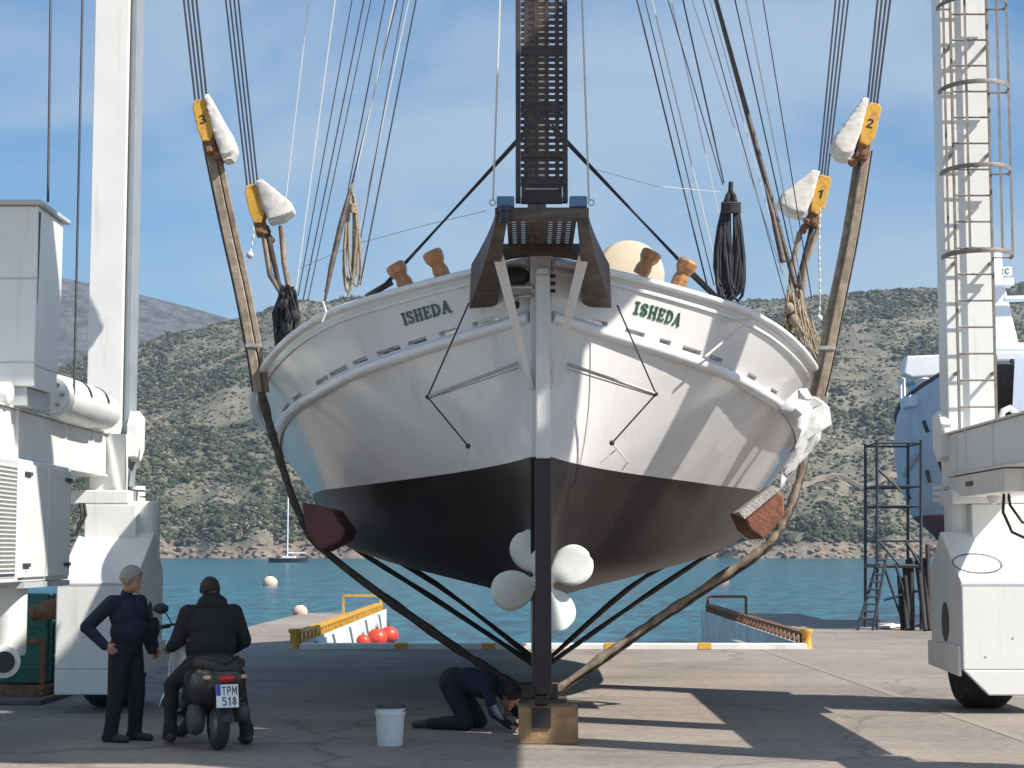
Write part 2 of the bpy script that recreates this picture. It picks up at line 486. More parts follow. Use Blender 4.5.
# white kerb along the slip, yellow bits on it
kb = MB().span((-4.06, QE - 0.34, 0), (4.95, QE - 0.02, 0.11))
tag(kb.build('kerb', 'kerb_white', bevel=0.015), kind='structure')
ln = MB()
for px in (402, 488, 608, 700):
    g = G(px, 648)
    ln.span((g.x - .09, QE - .352, 0.02), (g.x + .14, QE - .0, 0.114))
tag(ln.build('kerb_marking', 'yellow'), kind='structure')
ln = MB()
a, b = G(735, 640), G(1060, 752)
d = (b - a).normalized(); n_ = V((-d.y, d.x, 0)) * 0.07
k = 14
for i in range(k):
    p, q = a.lerp(b, i / k), a.lerp(b, (i + 1) / k)
    ln.add([p - n_ + V((0, 0, .004)), q - n_ + V((0, 0, .004)), q + n_ + V((0, 0, .004)), p + n_ + V((0, 0, .004))], [(0, 1, 2, 3)])
tag(ln.build('lane_marking', 'line_yellow'), kind='structure')

# walls of the slip (pale paint on the piers' inner faces)
w = MB().span((-4.08, QE + .02, -1.4), (-4.05, 51.9, 0.10))
tag(w.build('slip_wall', 'pier_wall'), kind='structure')
w = MB().span((4.85, QE + .02, -1.4), (4.88, 50.9, 0.10))
tag(w.build('slip_wall', 'pier_wall'), kind='structure')

# --- water
wm = bpy.data.materials.new('sea'); wm.use_nodes = True
nt = wm.node_tree; N, L = nt.nodes, nt.links
b = N['Principled BSDF']
b.inputs['Roughness'].default_value = 0.18
b.inputs['IOR'].default_value = 1.33
b.inputs['Specular IOR Level'].default_value = 0.2
tc = N.new('ShaderNodeTexCoord')
mp = N.new('ShaderNodeMapping'); mp.inputs['Scale'].default_value = (1.0, 0.28, 1)
L.new(tc.outputs['Object'], mp.inputs['Vector'])
n1 = N.new('ShaderNodeTexNoise'); n1.inputs['Scale'].default_value = 1.5; n1.inputs['Detail'].default_value = 6; n1.inputs['Roughness'].default_value = 0.6
L.new(mp.outputs['Vector'], n1.inputs['Vector'])
n2 = N.new('ShaderNodeTexNoise'); n2.inputs['Scale'].default_value = 0.22; n2.inputs['Detail'].default_value = 5
L.new(mp.outputs['Vector'], n2.inputs['Vector'])
ad = N.new('ShaderNodeMath'); ad.operation = 'MULTIPLY_ADD'; ad.inputs[1].default_value = 2.0
L.new(n2.outputs['Fac'], ad.inputs[0]); L.new(n1.outputs['Fac'], ad.inputs[2])
bp = N.new('ShaderNodeBump'); bp.inputs['Strength'].default_value = 0.9; bp.inputs['Distance'].default_value = 0.22
L.new(ad.outputs[0], bp.inputs['Height']); L.new(bp.outputs['Normal'], b.inputs['Normal'])
rp = N.new('ShaderNodeValToRGB')
rp.color_ramp.elements[0].position = 0.36; rp.color_ramp.elements[0].color = (0.0, 0.032, 0.075, 1)
rp.color_ramp.elements[1].position = 0.66; rp.color_ramp.elements[1].color = (0.004, 0.19, 0.26, 1)
L.new(n1.outputs['Fac'], rp.inputs['Fac']); L.new(rp.outputs['Color'], b.inputs['Base Color'])
M['sea'] = wm
WZ = -1.0
tag(MB().add([(-2500, -300, WZ), (2500, -300, WZ), (2500, 2600, WZ), (-2500, 2600, WZ)], [(0, 1, 2, 3)]).build('water', 'sea'), kind='structure')


# --- hills
def fbm(x, y, s, octv=4):
    """cheap smooth value noise on arrays"""
    tot, amp = 0, 1.0
    for k in range(octv):
        xs, ys = x * s + 13.7 * k, y * s + 7.1 * k
        xi, yi = np.floor(xs), np.floor(ys)
        fx, fy = xs - xi, ys - yi
        fx, fy = fx * fx * (3 - 2 * fx), fy * fy * (3 - 2 * fy)

        def hsh(a, b):
            t = np.sin(a * 127.1 + b * 311.7 + k * 17.3) * 43758.5453
            return t - np.floor(t)
        v = (hsh(xi, yi) * (1 - fx) + hsh(xi + 1, yi) * fx) * (1 - fy) + (hsh(xi, yi + 1) * (1 - fx) + hsh(xi + 1, yi + 1) * fx) * fy
        tot = tot + (v - .5) * amp
        amp *= .5
        s *= 2.0
    return tot


crest_x = [-900, -300, 0, 60, 100, 145, 200, 245, 290, 400, 541, 700, 760, 830, 940, 1024, 1300, 1900]
crest_y = [400, 398, 385, 374, 361, 348, 333, 323, 308, 300, 299, 304, 303, 297, 290, 288, 292, 330]
crest = pchip([(x - 528) / F for x in crest_x], crest_y)
YS, YR = 690.0, 1120.0


def hill_z(a, Y):
    """height of the near hillside over bearing a = X/Y and depth Y (arrays)"""
    a = np.atleast_1d(np.asarray(a, float)); Y = np.atleast_1d(np.asarray(Y, float))
    cy = np.array([crest(q) for q in a])
    zr = H + (551 - cy) * YR / F
    sh = YS + 22 * fbm(a * 40, a * 0, 1.0, 3)
    t = (Y - sh) / (YR - sh)
    base = -2.5 + (zr + 2.5) * np.where(t < 1, np.clip(t, -0.1, 1) ** 1 * (1.12 - 0.12 * np.clip(t, 0, 1)), 1 - 0.9 * (t - 1) ** 1.3)
    X = a * Y
    cliff = np.clip(t * 26, 0, 1) * np.where(a < -0.02, 4.5, 2.5) * (1 + 1.2 * fbm(X, Y, 0.03, 3))
    rough = np.clip(t * 8, 0, 1) * (26 * fbm(X, Y, 0.009, 4) + 6 * fbm(X, Y, 0.06, 3)) * np.clip(1.02 - t, 0.07, 1)
    return base + cliff + rough


nA, nT = 300, 150
A_ = np.linspace(-0.62, 0.72, nA)
rows = []
hm = MB()
for i in range(nT):
    t = i / (nT - 1)
    Y = 660 + (1480 - 660) * t ** 1.25
    z = hill_z(A_, np.full(nA, Y))
    rows.append([(float(A_[j] * Y), float(Y), float(max(z[j], -4.0))) for j in range(nA)])
hm.grid(rows)
m = mat('hillside_soil', (0.165, 0.148, 0.108), 0.95, 0.25, 0.03, 0.6, 0.5, stain=(0.080, 0.082, 0.048), stain_amt=0.95, stain_scale=(0.05, 0.05, 0.05), stain_lo=0.40, detail=10)
nt = m.node_tree; N, L = nt.nodes, nt.links
bs = N['Principled BSDF']; src = bs.inputs['Base Color'].links[0].from_socket
tc = N.new('ShaderNodeTexCoord'); sp = N.new('ShaderNodeSeparateXYZ'); L.new(tc.outputs['Object'], sp.inputs[0])
nz = N.new('ShaderNodeTexNoise'); nz.inputs['Scale'].default_value = 0.09; nz.inputs['Detail'].default_value = 6
L.new(tc.outputs['Object'], nz.inputs['Vector'])
ad = N.new('ShaderNodeMath'); ad.operation = 'MULTIPLY_ADD'; ad.inputs[1].default_value = -16
L.new(nz.outputs['Fac'], ad.inputs[0]); L.new(sp.outputs['Z'], ad.inputs[2])
mr = N.new('ShaderNodeMapRange'); mr.inputs['From Min'].default_value = -5.5; mr.inputs['From Max'].default_value = -2.0; mr.inputs['To Min'].default_value = 0.9; mr.inputs['To Max'].default_value = 0
L.new(ad.outputs[0], mr.inputs['Value'])
mx = N.new('ShaderNodeMix'); mx.data_type = 'RGBA'
rk = N.new('ShaderNodeValToRGB'); rk.color_ramp.elements[0].color = (0.13, 0.095, 0.072, 1); rk.color_ramp.elements[1].color = (0.25, 0.20, 0.155, 1)
rk.color_ramp.elements[0].position = .35; rk.color_ramp.elements[1].position = .65
nq = N.new('ShaderNodeTexNoise'); nq.inputs['Scale'].default_value = 0.35; nq.inputs['Detail'].default_value = 8
L.new(tc.outputs['Object'], nq.inputs['Vector']); L.new(nq.outputs['Fac'], rk.inputs['Fac'])
L.new(mr.outputs['Result'], mx.inputs['Factor']); L.new(src, mx.inputs['A']); L.new(rk.outputs['Color'], mx.inputs['B'])
# pale limestone outcrops
vz = N.new('ShaderNodeTexNoise'); vz.inputs['Scale'].default_value = 0.16; vz.inputs['Detail'].default_value = 9; vz.inputs['Roughness'].default_value = .7
L.new(tc.outputs['Object'], vz.inputs['Vector'])
m3 = N.new('ShaderNodeMapRange'); m3.inputs['From Min'].default_value = 0.5; m3.inputs['From Max'].default_value = 0.62; m3.inputs['To Max'].default_value = 0.5
L.new(vz.outputs['Fac'], m3.inputs['Value'])
mx3 = N.new('ShaderNodeMix'); mx3.data_type = 'RGBA'; mx3.inputs['B'].default_value = (0.25, 0.228, 0.195, 1)
L.new(m3.outputs['Result'], mx3.inputs['Factor']); L.new(mx.outputs['Result'], mx3.inputs['A'])
L.new(mx3.outputs['Result'], bs.inputs['Base Color'])
tag(hm.build('hill', 'hillside_soil', smooth=180, recalc=False), kind='structure')

# pale track along the foot of the right-hand slope
tr = MB()
rows = []
for i in range(30):
    px = 800 + i * 8
    a = (px - 528) / F
    Y = 752 + 6 * math.sin(i * .5)
    z0 = float(hill_z(a, Y - 2.5)[0]); z1 = float(hill_z(a, Y + 2.5)[0])
    zz = (z0 + z1) / 2 + .6
    rows.append([(a * (Y - 3), Y - 3, zz - 1.6), (a * Y, Y - 2.4, zz + .1), (a * Y, Y + 2.4, zz + 1.0)])
tr.grid(rows)
mat('track_dust', (0.25, 0.20, 0.15), 0.95, 0.15, 0.2)
tag(tr.build('path', 'track_dust', recalc=False), kind='structure')

# far mountain
fcx = [-1200, -300, 0, 60, 100, 145, 200, 245, 300, 380, 520]
fcy = [300, 240, 262, 275, 283, 294, 309, 323, 343, 380, 440]
fcrest = pchip([(x - 528) / F for x in fcx], fcy)
fm = MB()
A2 = np.linspace(-0.9, 0.02, 150)
rows = []
for i in range(60):
    t = i / 59
    Y = 1500 + 1000 * t
    zr = np.array([H + (551 - fcrest(q)) * 2200 / F for q in A2])
    tt = (Y - 1500) / 700
    zz = np.where(tt < 1, zr * tt, zr * (1 - .8 * (tt - 1)))
    zz = zz + 34 * fbm(A2 * Y, np.full_like(A2, Y), 0.006, 5) * np.clip(1.05 - tt, 0.05, 1)
    rows.append([(float(A2[j] * Y), Y, float(zz[j])) for j in range(150)])
fm.grid(rows)
mat('mountain_scrub', (0.088, 0.086, 0.080), 0.95, 0.5, 0.12, 0.8, 0.2, stain=(0.022, 0.026, 0.024), stain_amt=1.0, stain_scale=(0.055, 0.055, 0.055), stain_lo=0.44, detail=10)
tag(fm.build('mountain', 'mountain_scrub', smooth=180, recalc=False), kind='structure')


def scatter(name, spots, mats, sq=0.75, sub=1, noise=0.35, label=None, leaves=0):
    """many small clumps as one mass; spots rows = x, y, z, r, material"""
    bm = bmesh.new()
    bmesh.ops.create_icosphere(bm, subdivisions=sub, radius=1)
    bv = np.array([v.co[:] for v in bm.verts]); bf = np.array([[v.index for v in f.verts] for f in bm.faces])
    bm.free()
    n = len(spots); nv = len(bv); nf = len(bf)
    S = np.asarray(spots, float)
    rr = 1 + rng.uniform(-noise, noise, (n, nv, 1))
    sc = np.stack([S[:, 3] * rng.uniform(.8, 1.35, n), S[:, 3] * rng.uniform(.8, 1.2, n), S[:, 3] * sq * rng.uniform(.7, 1.3, n)], 1)
    core = .72 if leaves else 1.0
    vs = (bv[None] * rr * sc[:, None] * core + S[:, None, :3]).reshape(-1, 3)
    fs = (bf[None] + (np.arange(n) * nv)[:, None, None]).reshape(-1, 3)
    mi = np.repeat(S[:, 4].astype(np.int32), nf)
    if leaves:                                    # leaf sprays through the crown's outer half
        d = rng.normal(size=(n, leaves, 3)); d /= np.linalg.norm(d, axis=2, keepdims=True)
        d[..., 2] = np.abs(d[..., 2]) * 1.0 - .25
        cen = d * rng.uniform(.55, 1.15, (n, leaves, 1)) * sc[:, None] + S[:, None, :3]
        off = rng.normal(size=(n, leaves, 3, 3)) * (.20 * S[:, 3])[:, None, None, None]
        lv = (cen[:, :, None, :] + off).reshape(-1, 3)
        lf = np.arange(n * leaves * 3).reshape(-1, 3) + len(vs)
        vs = np.concatenate([vs, lv]); fs = np.concatenate([fs, lf])
        lm = np.repeat(S[:, 4].astype(np.int32), leaves)
        lm = np.where(rng.uniform(0, 1, len(lm)) < .25, rng.integers(0, len(mats), len(lm)), lm)
        mi = np.concatenate([mi, lm])
    me = bpy.data.meshes.new(name)
    k = len(fs)
    me.vertices.add(len(vs)); me.vertices.foreach_set('co', vs.ravel())
    me.loops.add(k * 3); me.loops.foreach_set('vertex_index', fs.ravel().astype(np.int32))
    me.polygons.add(k)
    me.polygons.foreach_set('loop_start', np.arange(0, k * 3, 3, dtype=np.int32))
    me.polygons.foreach_set('loop_total', np.full(k, 3, dtype=np.int32))
    me.polygons.foreach_set('material_index', mi.astype(np.int32))
    for q in mats:
        me.materials.append(M[q])
    me.update(calc_edges=True); me.validate()
    o = bpy.data.objects.new(name, me); C.objects.link(o)
    return tag(o, label, kind='stuff')


mat('bush_dark', (0.038, 0.050, 0.025), 0.9, 0.3, 0.2)
mat('bush_olive', (0.066, 0.076, 0.038), 0.9, 0.3, 0.2)
mat('bush_dry', (0.115, 0.105, 0.076), 0.95, 0.3, 0.2)
mat('stone_pale', (0.24, 0.215, 0.18), 0.95, 0.2, 0.3)
mat('stone_red', (0.215, 0.165, 0.13), 0.95, 0.3, 0.3)
n = 52000
a = rng.uniform(-0.30, 0.33, n); Y = 697 + (1135 - 697) * rng.uniform(0, 1, n) ** 1.15
dens = fbm(a * Y, Y, 0.022, 4)
keep = rng.uniform(-.45, .45, n) < dens * 1.25 + 0.17 + 0.35 * np.clip((Y - 980) / 150, 0, 1) + 0.22 * ((a > 0.15) & (Y < 790))
a, Y, dens = a[keep], Y[keep], dens[keep]
z = hill_z(a, Y)
r = rng.uniform(.45, 1.0, len(a)) * np.where(dens > .02, 2.0, 1.15) * (1 + 0.6 * (rng.uniform(0, 1, len(a)) > .88))
kind = rng.choice([0, 0, 1, 1, 2], len(a))
ok = z > 3.5 + 3 * rng.uniform(0, 1, len(a))
scatter('hillside_scrub', np.stack([a * Y, Y, z + .25 * r, r, kind], 1)[ok], ['bush_dark', 'bush_olive', 'bush_dry'], leaves=16, label='dark green scrub bushes dotted over the dry hillside across the water')
n = 15000
a = rng.uniform(-0.30, 0.33, n); Y = 686 + (1120 - 686) * rng.uniform(0, 1, n) ** 1.7
z = hill_z(a, Y); r = rng.uniform(.3, 1.05, n) * np.where(z < 5, 1.5, 1)
kind = np.where(z < 4.5, 1, 0)
ok = z > -1
scatter('hillside_rubble', np.stack([a * Y, Y, z, r, kind], 1)[ok], ['stone_pale', 'stone_red'], sq=.6, noise=.4, label='pale boulders and rubble scattered on the hillside across the water')

# ================================================================== THE BOAT
XC, YST = 0.12, 16.85
SS = [0, .3, .8, 1.45, 2.2, 3.3, 4.8, 7, 9.5, 12, 14.5, 16, 17]
LV = [
    ([.08] * 13, [1.40, 1.36, 1.30, 1.25, 1.22, 1.20, 1.19, 1.19, 1.2, 1.3, 1.4, 1.6, 2.0], 0.62),
    ([.09, .13, .27, .50, .86, 1.40, 2.02, 2.45, 2.5, 1.95, .9, .35, .09], [1.95, 1.88, 1.77, 1.70, 1.67, 1.68, 1.73, 1.79, 1.83, 1.9, 2.0, 2.1, 2.3], 0.35),
    ([.09, .25, .56, 1.02, 1.52, 2.08, 2.62, 2.95, 3.0, 2.5, 1.3, .6, .09], [2.63, 2.60, 2.56, 2.52, 2.49, 2.47, 2.47, 2.48, 2.5, 2.52, 2.6, 2.65, 2.7], 0.0),
    ([.10, .50, 1.20, 1.86, 2.34, 2.78, 3.12, 3.38, 3.4, 3.0, 1.9, 1.0, .1], [3.97, 3.88, 3.73, 3.585, 3.44, 3.32, 3.20, 3.06, 3.1, 3.35, 3.6, 3.8, 4.0], 0.0),
    ([.11, .58, 1.38, 2.145, 2.656, 3.09, 3.42, 3.56, 3.5, 3.2, 2.2, 1.2, .1], [4.46, 4.41, 4.29, 4.15, 3.97, 3.74, 3.50, 3.34, 3.4, 3.65, 4.0, 4.25, 4.5], 0.0),
]
FN = [(pchip(SS, hw), pchip(SS, z), s0) for hw, z, s0 in LV]


def hull_pt(side, s, v, out=0.0):
    """point on the hull at station s metres from the sternpost; v 0 keel rabbet, 1 bilge, 2 waterline, 3 rub rail, 4 sheer"""
    v = min(max(v, 0), 4)
    ps = [(f(s), g(s), s + s0 * max(0, 1 - s / 3)) for f, g, s0 in FN]
    i = min(int(v), 3)
    t = v - i
    if i == 3:
        w = [a + (b - a) * t for a, b in zip(ps[3], ps[4])]
    else:
        p0 = ps[i - 1] if i > 0 else tuple(2 * a - b for a, b in zip(ps[0], ps[1]))
        p1, p2 = ps[i], ps[i + 1]
        p3 = ps[i + 2] if i < 2 else tuple(b + (b - a) * .55 for a, b in zip(p1, p2))
        w = []
        for A0, A1, A2_, A3 in zip(p0, p1, p2, p3):
            cv = 0.5 * (2 * A1 + (A2_ - A0) * t + (2 * A0 - 5 * A1 + 4 * A2_ - A3) * t * t + (3 * A1 - A0 - 3 * A2_ + A3) * t**3)
            k_ = .55 if i == 2 else 0
            w.append(cv * (1 - k_) + (A1 + (A2_ - A1) * t) * k_)
    p = V((XC + side * max(w[0], .05), YST + w[2], w[1]))
    if out:
        p += hull_n(side, s, v) * out
    return p


def hull_n(side, s, v):
    e = 0.02
    du = hull_pt(side, min(s + e, 17), v) - hull_pt(side, max(s - e, 0), v)
    dv = hull_pt(side, s, min(v + e, 4)) - hull_pt(side, s, max(v - e, 0))
    n = du.cross(dv).normalized()
    return n if n.x * side > 0 else -n


def s_at(side, px, v):
    lo, hi = 0.0, 4.2
    for _ in range(40):
        mid = (lo + hi) / 2
        x = proj(hull_pt(side, mid, v))[0]
        if (x - px) * side < 0:
            lo = mid
        else:
            hi = mid
    return lo


boat = thing('sailing_boat', 'white wooden double-ended sailing boat with dark bottom hanging over the quay', 'boat', (XC, YST, 0.33))
# outer skin below the rub rail
sts = sorted(set([0, .08, .16, .25, .35, .45, .55, .65, .75, .85, 1, 1.15, 1.3, 1.45, 1.6, 1.8, 2, 2.2, 2.45, 2.7, 3, 3.3, 3.65, 4, 4.4, 4.8, 5.3, 5.9, 6.5, 7, 8, 9, 10, 11, 12, 13, 14, 15, 15.5, 16, 16.5, 17]))
vs_ = [i / 8 for i in range(25)]
hull = MB()
for sd in (-1, 1):
    rows = [[hull_pt(sd, s, v) for v in vs_] for s in sts]
    nr = len(vs_)
    o0 = len(hull.v)
    hull.v += [tuple(p) for r_ in rows for p in r_]
    for i in range(len(sts) - 1):
        for j in range(nr - 1):
            f = (o0 + i * nr + j, o0 + i * nr + j + 1, o0 + (i + 1) * nr + j + 1, o0 + (i + 1) * nr + j)
            hull.f.append(f if sd > 0 else f[::-1])
            hull.m.append(1 if vs_[j] < 2 else 0)
hull.build('hull', ['hull_white', 'antifoul'], boat, smooth=50, recalc=False)

# bulwark with real freeing ports cut through both skins
PORTS = {-1: [(498, 473), (457, 440), (427, 409), (401, 391), (390, 378), (368, 354), (348, 331), (329, 317), (302, 294), (290, 284)],
         1: [(584, 607), (625, 644), (659, 670), (682, 700), (709, 721), (747, 755), (770, 776), (786, 790)]}
bw = MB()
deck = MB()
for sd in (-1, 1):
    ports = [(s_at(sd, a, 3.1), s_at(sd, b, 3.1)) for a, b in PORTS[sd]]
    ss = set(sts)
    for a, b in ports:
        ss = {q for q in ss if not (a - .03 < q < b + .03)} | {a, b}
    ss = sorted(ss)
    vb = [3.0, 3.10, 3.18, 3.45, 3.7, 4.0]
    TH = 0.10
    outer = [[hull_pt(sd, s, v) for v in vb] for s in ss]
    inner = []
    for s, row in zip(ss, outer):
        nn = hull_n(sd, max(s, .1), 3.5); nn.z = 0; nn.normalize()
        rr = []
        for p in row:
            q = p - nn * TH
            if (q.x - XC) * sd < 0.01:
                q.x = XC + sd * 0.01
            rr.append(q)
        inner.append(rr)
    no = len(vb)
    o0 = len(bw.v)
    bw.v += [tuple(p) for r_ in outer for p in r_]
    o1 = len(bw.v)
    bw.v += [tuple(p) for r_ in inner for p in r_]
    for i in range(len(ss) - 1):
        hole = any(abs(ss[i] - a) < 1e-6 for a, b in ports)
        for j in range(no - 1):
            q = [i * no + j, i * no + j + 1, (i + 1) * no + j + 1, (i + 1) * no + j]
            if hole and j == 1:
                for k in range(4):
                    a_, b_ = q[k], q[(k + 1) % 4]
                    bw.f.append((o0 + a_, o0 + b_, o1 + b_, o1 + a_)); bw.m.append(0)
                continue
            f = tuple(o0 + k for k in q); g = tuple(o1 + k for k in q[::-1])
            bw.f.append(f if sd > 0 else f[::-1]); bw.m.append(0)
            bw.f.append(g if sd > 0 else g[::-1]); bw.m.append(0)
    rows = [[V((XC, r_[0].y, r_[0].z + .04)), V((r_[0].x, r_[0].y, r_[0].z + .01))] for r_ in outer]
    deck.grid(rows)
bw.build('bulwark', 'hull_white', boat, smooth=40, recalc=False)
mat('deck_wood', (0.55, 0.53, 0.50), 0.7, 0.15, 3)
deck.build('deck', 'deck_wood', boat, recalc=False)


def sweep(v, prof, s1=17, s0=0.0):
    """profile (outward, up) swept along a hull line on both sides"""
    mb = MB()
    for sd in (-1, 1):
        rs = []
        for s in [q for q in sts if s0 <= q <= s1]:
            p = hull_pt(sd, s, v); nn = hull_n(sd, max(s, .12), 3.5); nn.z = 0; nn.normalize()
            if s < .02:
                nn = V((sd * .55, -.83, 0)).normalized()
            rs.append([p + nn * a + V((0, 0, b)) for a, b in prof])
        mb.rings(rs)
    return mb


sweep(3, [(-.02, -.075), (.045, -.07), (.075, -.035), (.075, .0), (.045, .03), (-.02, .035)]).build('rub_rail', 'rail_white', boat, smooth=60)
sweep(4, [(-.14, -.012), (.04, -.014), (.07, .006), (.07, .04), (.04, .058), (-.14, .055)]).build('cap_rail', 'rail_white', boat, smooth=60)
# line of the moulding just under the cap rail
sweep(3.86, [(-.01, -.02), (.022, -.018), (.028, 0), (.022, .018), (-.01, .02)]).build('moulding', 'hull_white', boat, smooth=60)

# sternpost, skeg and keel
sp = MB()
sp.span((XC - .10, YST - .10, 2.62), (XC + .10, YST + .12, 4.52))
sp.build('sternpost', 'hull_white', boat, bevel=.012)
MB().prism([(YST - .05, 2.618), (YST + .13, 2.28), (YST + .30, 1.95), (YST + .56, 1.36), (YST + 1.3, 1.36), (YST + 1.3, 2.618)], 'x', XC - .096, XC + .096).build('lower_sternpost', 'antifoul', boat)
kl = MB()
kl.prism([(YST + .62, 2.6), (YST + .62, .34), (YST + 15.4, .34), (YST + 16.6, 1.4), (YST + 17.1, 2.8), (YST + 16.9, 2.8), (YST + 16.2, 1.7), (YST + 15, 1.35), (YST + 5, 1.36), (YST + 1.1, 1.5), (YST + .85, 2.5)], 'x', XC - .075, XC + .075)
kl.prism([(YST - .2, .345), (YST + .62, .345), (YST + .62, .46), (YST - .2, .44)], 'x', XC - .06, XC + .06)
kl.build('keel', 'antifoul', boat, bevel=.01)
# rudder
RX = XC + .02
rd = MB()
rd.prism([(YST - .25, .445), (YST + .22, .465), (YST + .20, 1.1), (YST + .12, 1.9), (YST - .11, 2.6), (YST - .25, 2.6)], 'x', RX - .074, RX + .074, 1)
rd.span((RX - .068, YST - .25, 2.6), (RX + .068, YST - .11, 4.32), 0)
rd.prism([(RX - .068, 4.32), (RX + .068, 4.32), (RX + .055, 4.38), (RX - .055, 4.38)], 'y', YST - .25, YST - .11, 0)
rud = rd.build('rudder', ['hull_white', 'antifoul'], boat, bevel=.015)
bl = MB()
for z in (4.31, 4.24, 4.17):
    bl.lathe([(.018, 0), (.018, .05)], (RX + .068, YST - .18, z), (1, 0, 0), 8)
bl.build('bolt', 'black', rud)
arm = MB()
arm.tube([(XC - .07, YST - .18, 4.21), (XC - .36, YST - .02, 4.23)], .022, 8)
arm.tube([(XC - .07, YST - .18, 4.13), (XC - .34, YST - .02, 4.13)], .018, 8)
arm.lathe([(.06, -.05), (.06, .05)], (XC - .26, YST - .07, 4.07), (0, 0, 1), 10)
arm.build('steering_arm', 'steel', boat, smooth=40)
hp = MB()
hp.ball((XC - .24, YST - .02, 4.33), (.14, .05, .10), 14, 8)
hp.ball((XC - .26, YST - .10, 4.05), (.065, .035, .05), 12, 8)
hp.build('exhaust_hole', 'black', boat, smooth=60)
# propeller with four blades and hub
pr = thing('propeller', None, None); pr.parent = boat
pc = V((XC + .025, YST + .42, 1.47)); pr.location = pc - boat.location
hb = MB().lathe([(.02, -.16), (.07, -.12), (.10, 0), (.09, .2)], pc, (0, 1, 0), 16)
hb.build('hub', 'prop', pr, smooth=50)
for ang in (27, 113, 197, 291):
    c_, s_ = math.cos(rad(ang)), math.sin(rad(ang))
    er, et = V((c_, 0, s_)), V((-s_, 0, c_))
    rows = []
    for i in range(21):
        t = .5 - .5 * math.cos(PI * i / 20)
        rr = .05 + .45 * t
        w = max(.195 * max(0, 1 - (abs(t - .57) / .44) ** 2.2) ** .5, .075 if t < .25 else .01)
        row = []
        tw = rad(40 - 24 * t)
        for k in range(9):
            u = -1 + k / 4
            q = pc + er * rr + et * (w * u * math.cos(tw) * 1.08) + V((0, 1, 0)) * (w * u * math.sin(tw) * .8 + .03 * (u * u - .4))
            row.append(q)
        rows.append(row)
    bb = MB().grid(rows)
    ob = bb.build('blade', 'prop', pr, smooth=180)
    so = ob.modifiers.new('solid', 'SOLIDIFY'); so.thickness = .018; so.offset = 0

# name on both quarters
nm = MB()
for sd, pa, pb in ((-1, 403, 451), (1, 634, 680)):
    sa, sb = s_at(sd, pa, 3.55), s_at(sd, pb, 3.55)

    def fm_(u, v, lf, sa=sa, sb=sb, sd=sd):
        s = sa + (sb - sa) * u
        return hull_pt(sd, max(s, .05), 3.46 + v * .205, .004 + lf)
    nb = MB()
    text_mesh(nb, 'ISHEDA', fm_, .004, 0, grow=.022, dx=.03, dy=-.03)
    text_mesh(nb, 'ISHEDA', fm_, .010, 1, grow=0.0)
    nb.build('name_lettering', ['letter_edge', 'letter_green'], boat)

# stern platform: brackets, grating, cross beam, struts, blue fairlead boxes, stern lamp
PX = XC
pl = thing('stern_platform', None, None); pl.parent = boat; pl.location = V((PX, 15.2, 4.6)) - boat.location
for sd in (-1, 1):
    rs = []
    for i in range(9):
        t = i / 8
        e = t ** 1.6
        y = 15.12 + 2.0 * t
        xi = .30 + .115 * t
        xo = .405 + .08 * t + .20 * e
        zt = 4.66 - .16 * e
        zb = 4.50 - .42 * e
        rs.append([V((PX + sd * xi, y, zb)), V((PX + sd * xo, y, zb - .02 * e)), V((PX + sd * (xo - .02), y, zt)), V((PX + sd * xi, y, zt))])
    b_ = MB().rings(rs)
    b_.build('bracket', 'wood_dark', pl, bevel=.012)
    st = MB().bar((PX + sd * .39, 16.15, 4.42), (PX + sd * .085, 16.76, 3.26), .10, .10, (0, 1, 0), w1=.05, h1=.06)
    st.build('strut', 'hull_white', pl, bevel=.008)
    bx = MB().span((PX + sd * .31 - .075, 15.08, 4.665), (PX + sd * .31 + .075, 15.24, 4.755))
    bx.build('fairlead_box', 'blue_box', pl, bevel=.012)
    ey = MB().tube([V((PX + sd * .42, 15.1, 4.70)) + V((.025 * math.cos(q), 0, .025 * math.sin(q))) for q in [k * PI / 4 for k in range(8)]], .006, 5, closed=True)
    ey.build('eye_ring', 'steel', pl)
lamp = MB().lathe([(.035, 0), (.05, .01), (.05, .03), (.04, .035), (.04, .10), (.05, .105), (.05, .14), (.03, .15)], (PX - .315, 15.05, 4.51), (0, 0, 1), 14)
lamp.build('stern_lamp', 'glass_dark', pl, smooth=40)
gr = MB()
for i in range(8):
    x = PX - .28 + i * .08
    gr.span((x - .0215, 15.3, 4.597), (x + .0215, 16.85, 4.611))
for i in range(15):
    y = 15.34 + i * .105
    gr.span((PX - .283, y - .022, 4.600), (PX + .283, y + .022, 4.608))
gr.build('grating', 'wood_dark', pl)
be = MB().span((PX - .40, 15.10, 4.56), (PX + .40, 15.26, 4.66))
be.build('end_beam', 'wood_dark', pl, bevel=.01)
rs = []
for i in range(13):
    t = -1 + i / 6
    zb = 4.46 + .055 * (1 - t * t)
    x = PX + t * .40
    rs.append([V((x, 16.62, zb)), V((x, 16.8, zb)), V((x, 16.8, 4.61)), V((x, 16.62, 4.61))])
MB().rings(rs).build('cross_beam', 'wood_dark', pl, bevel=.008)
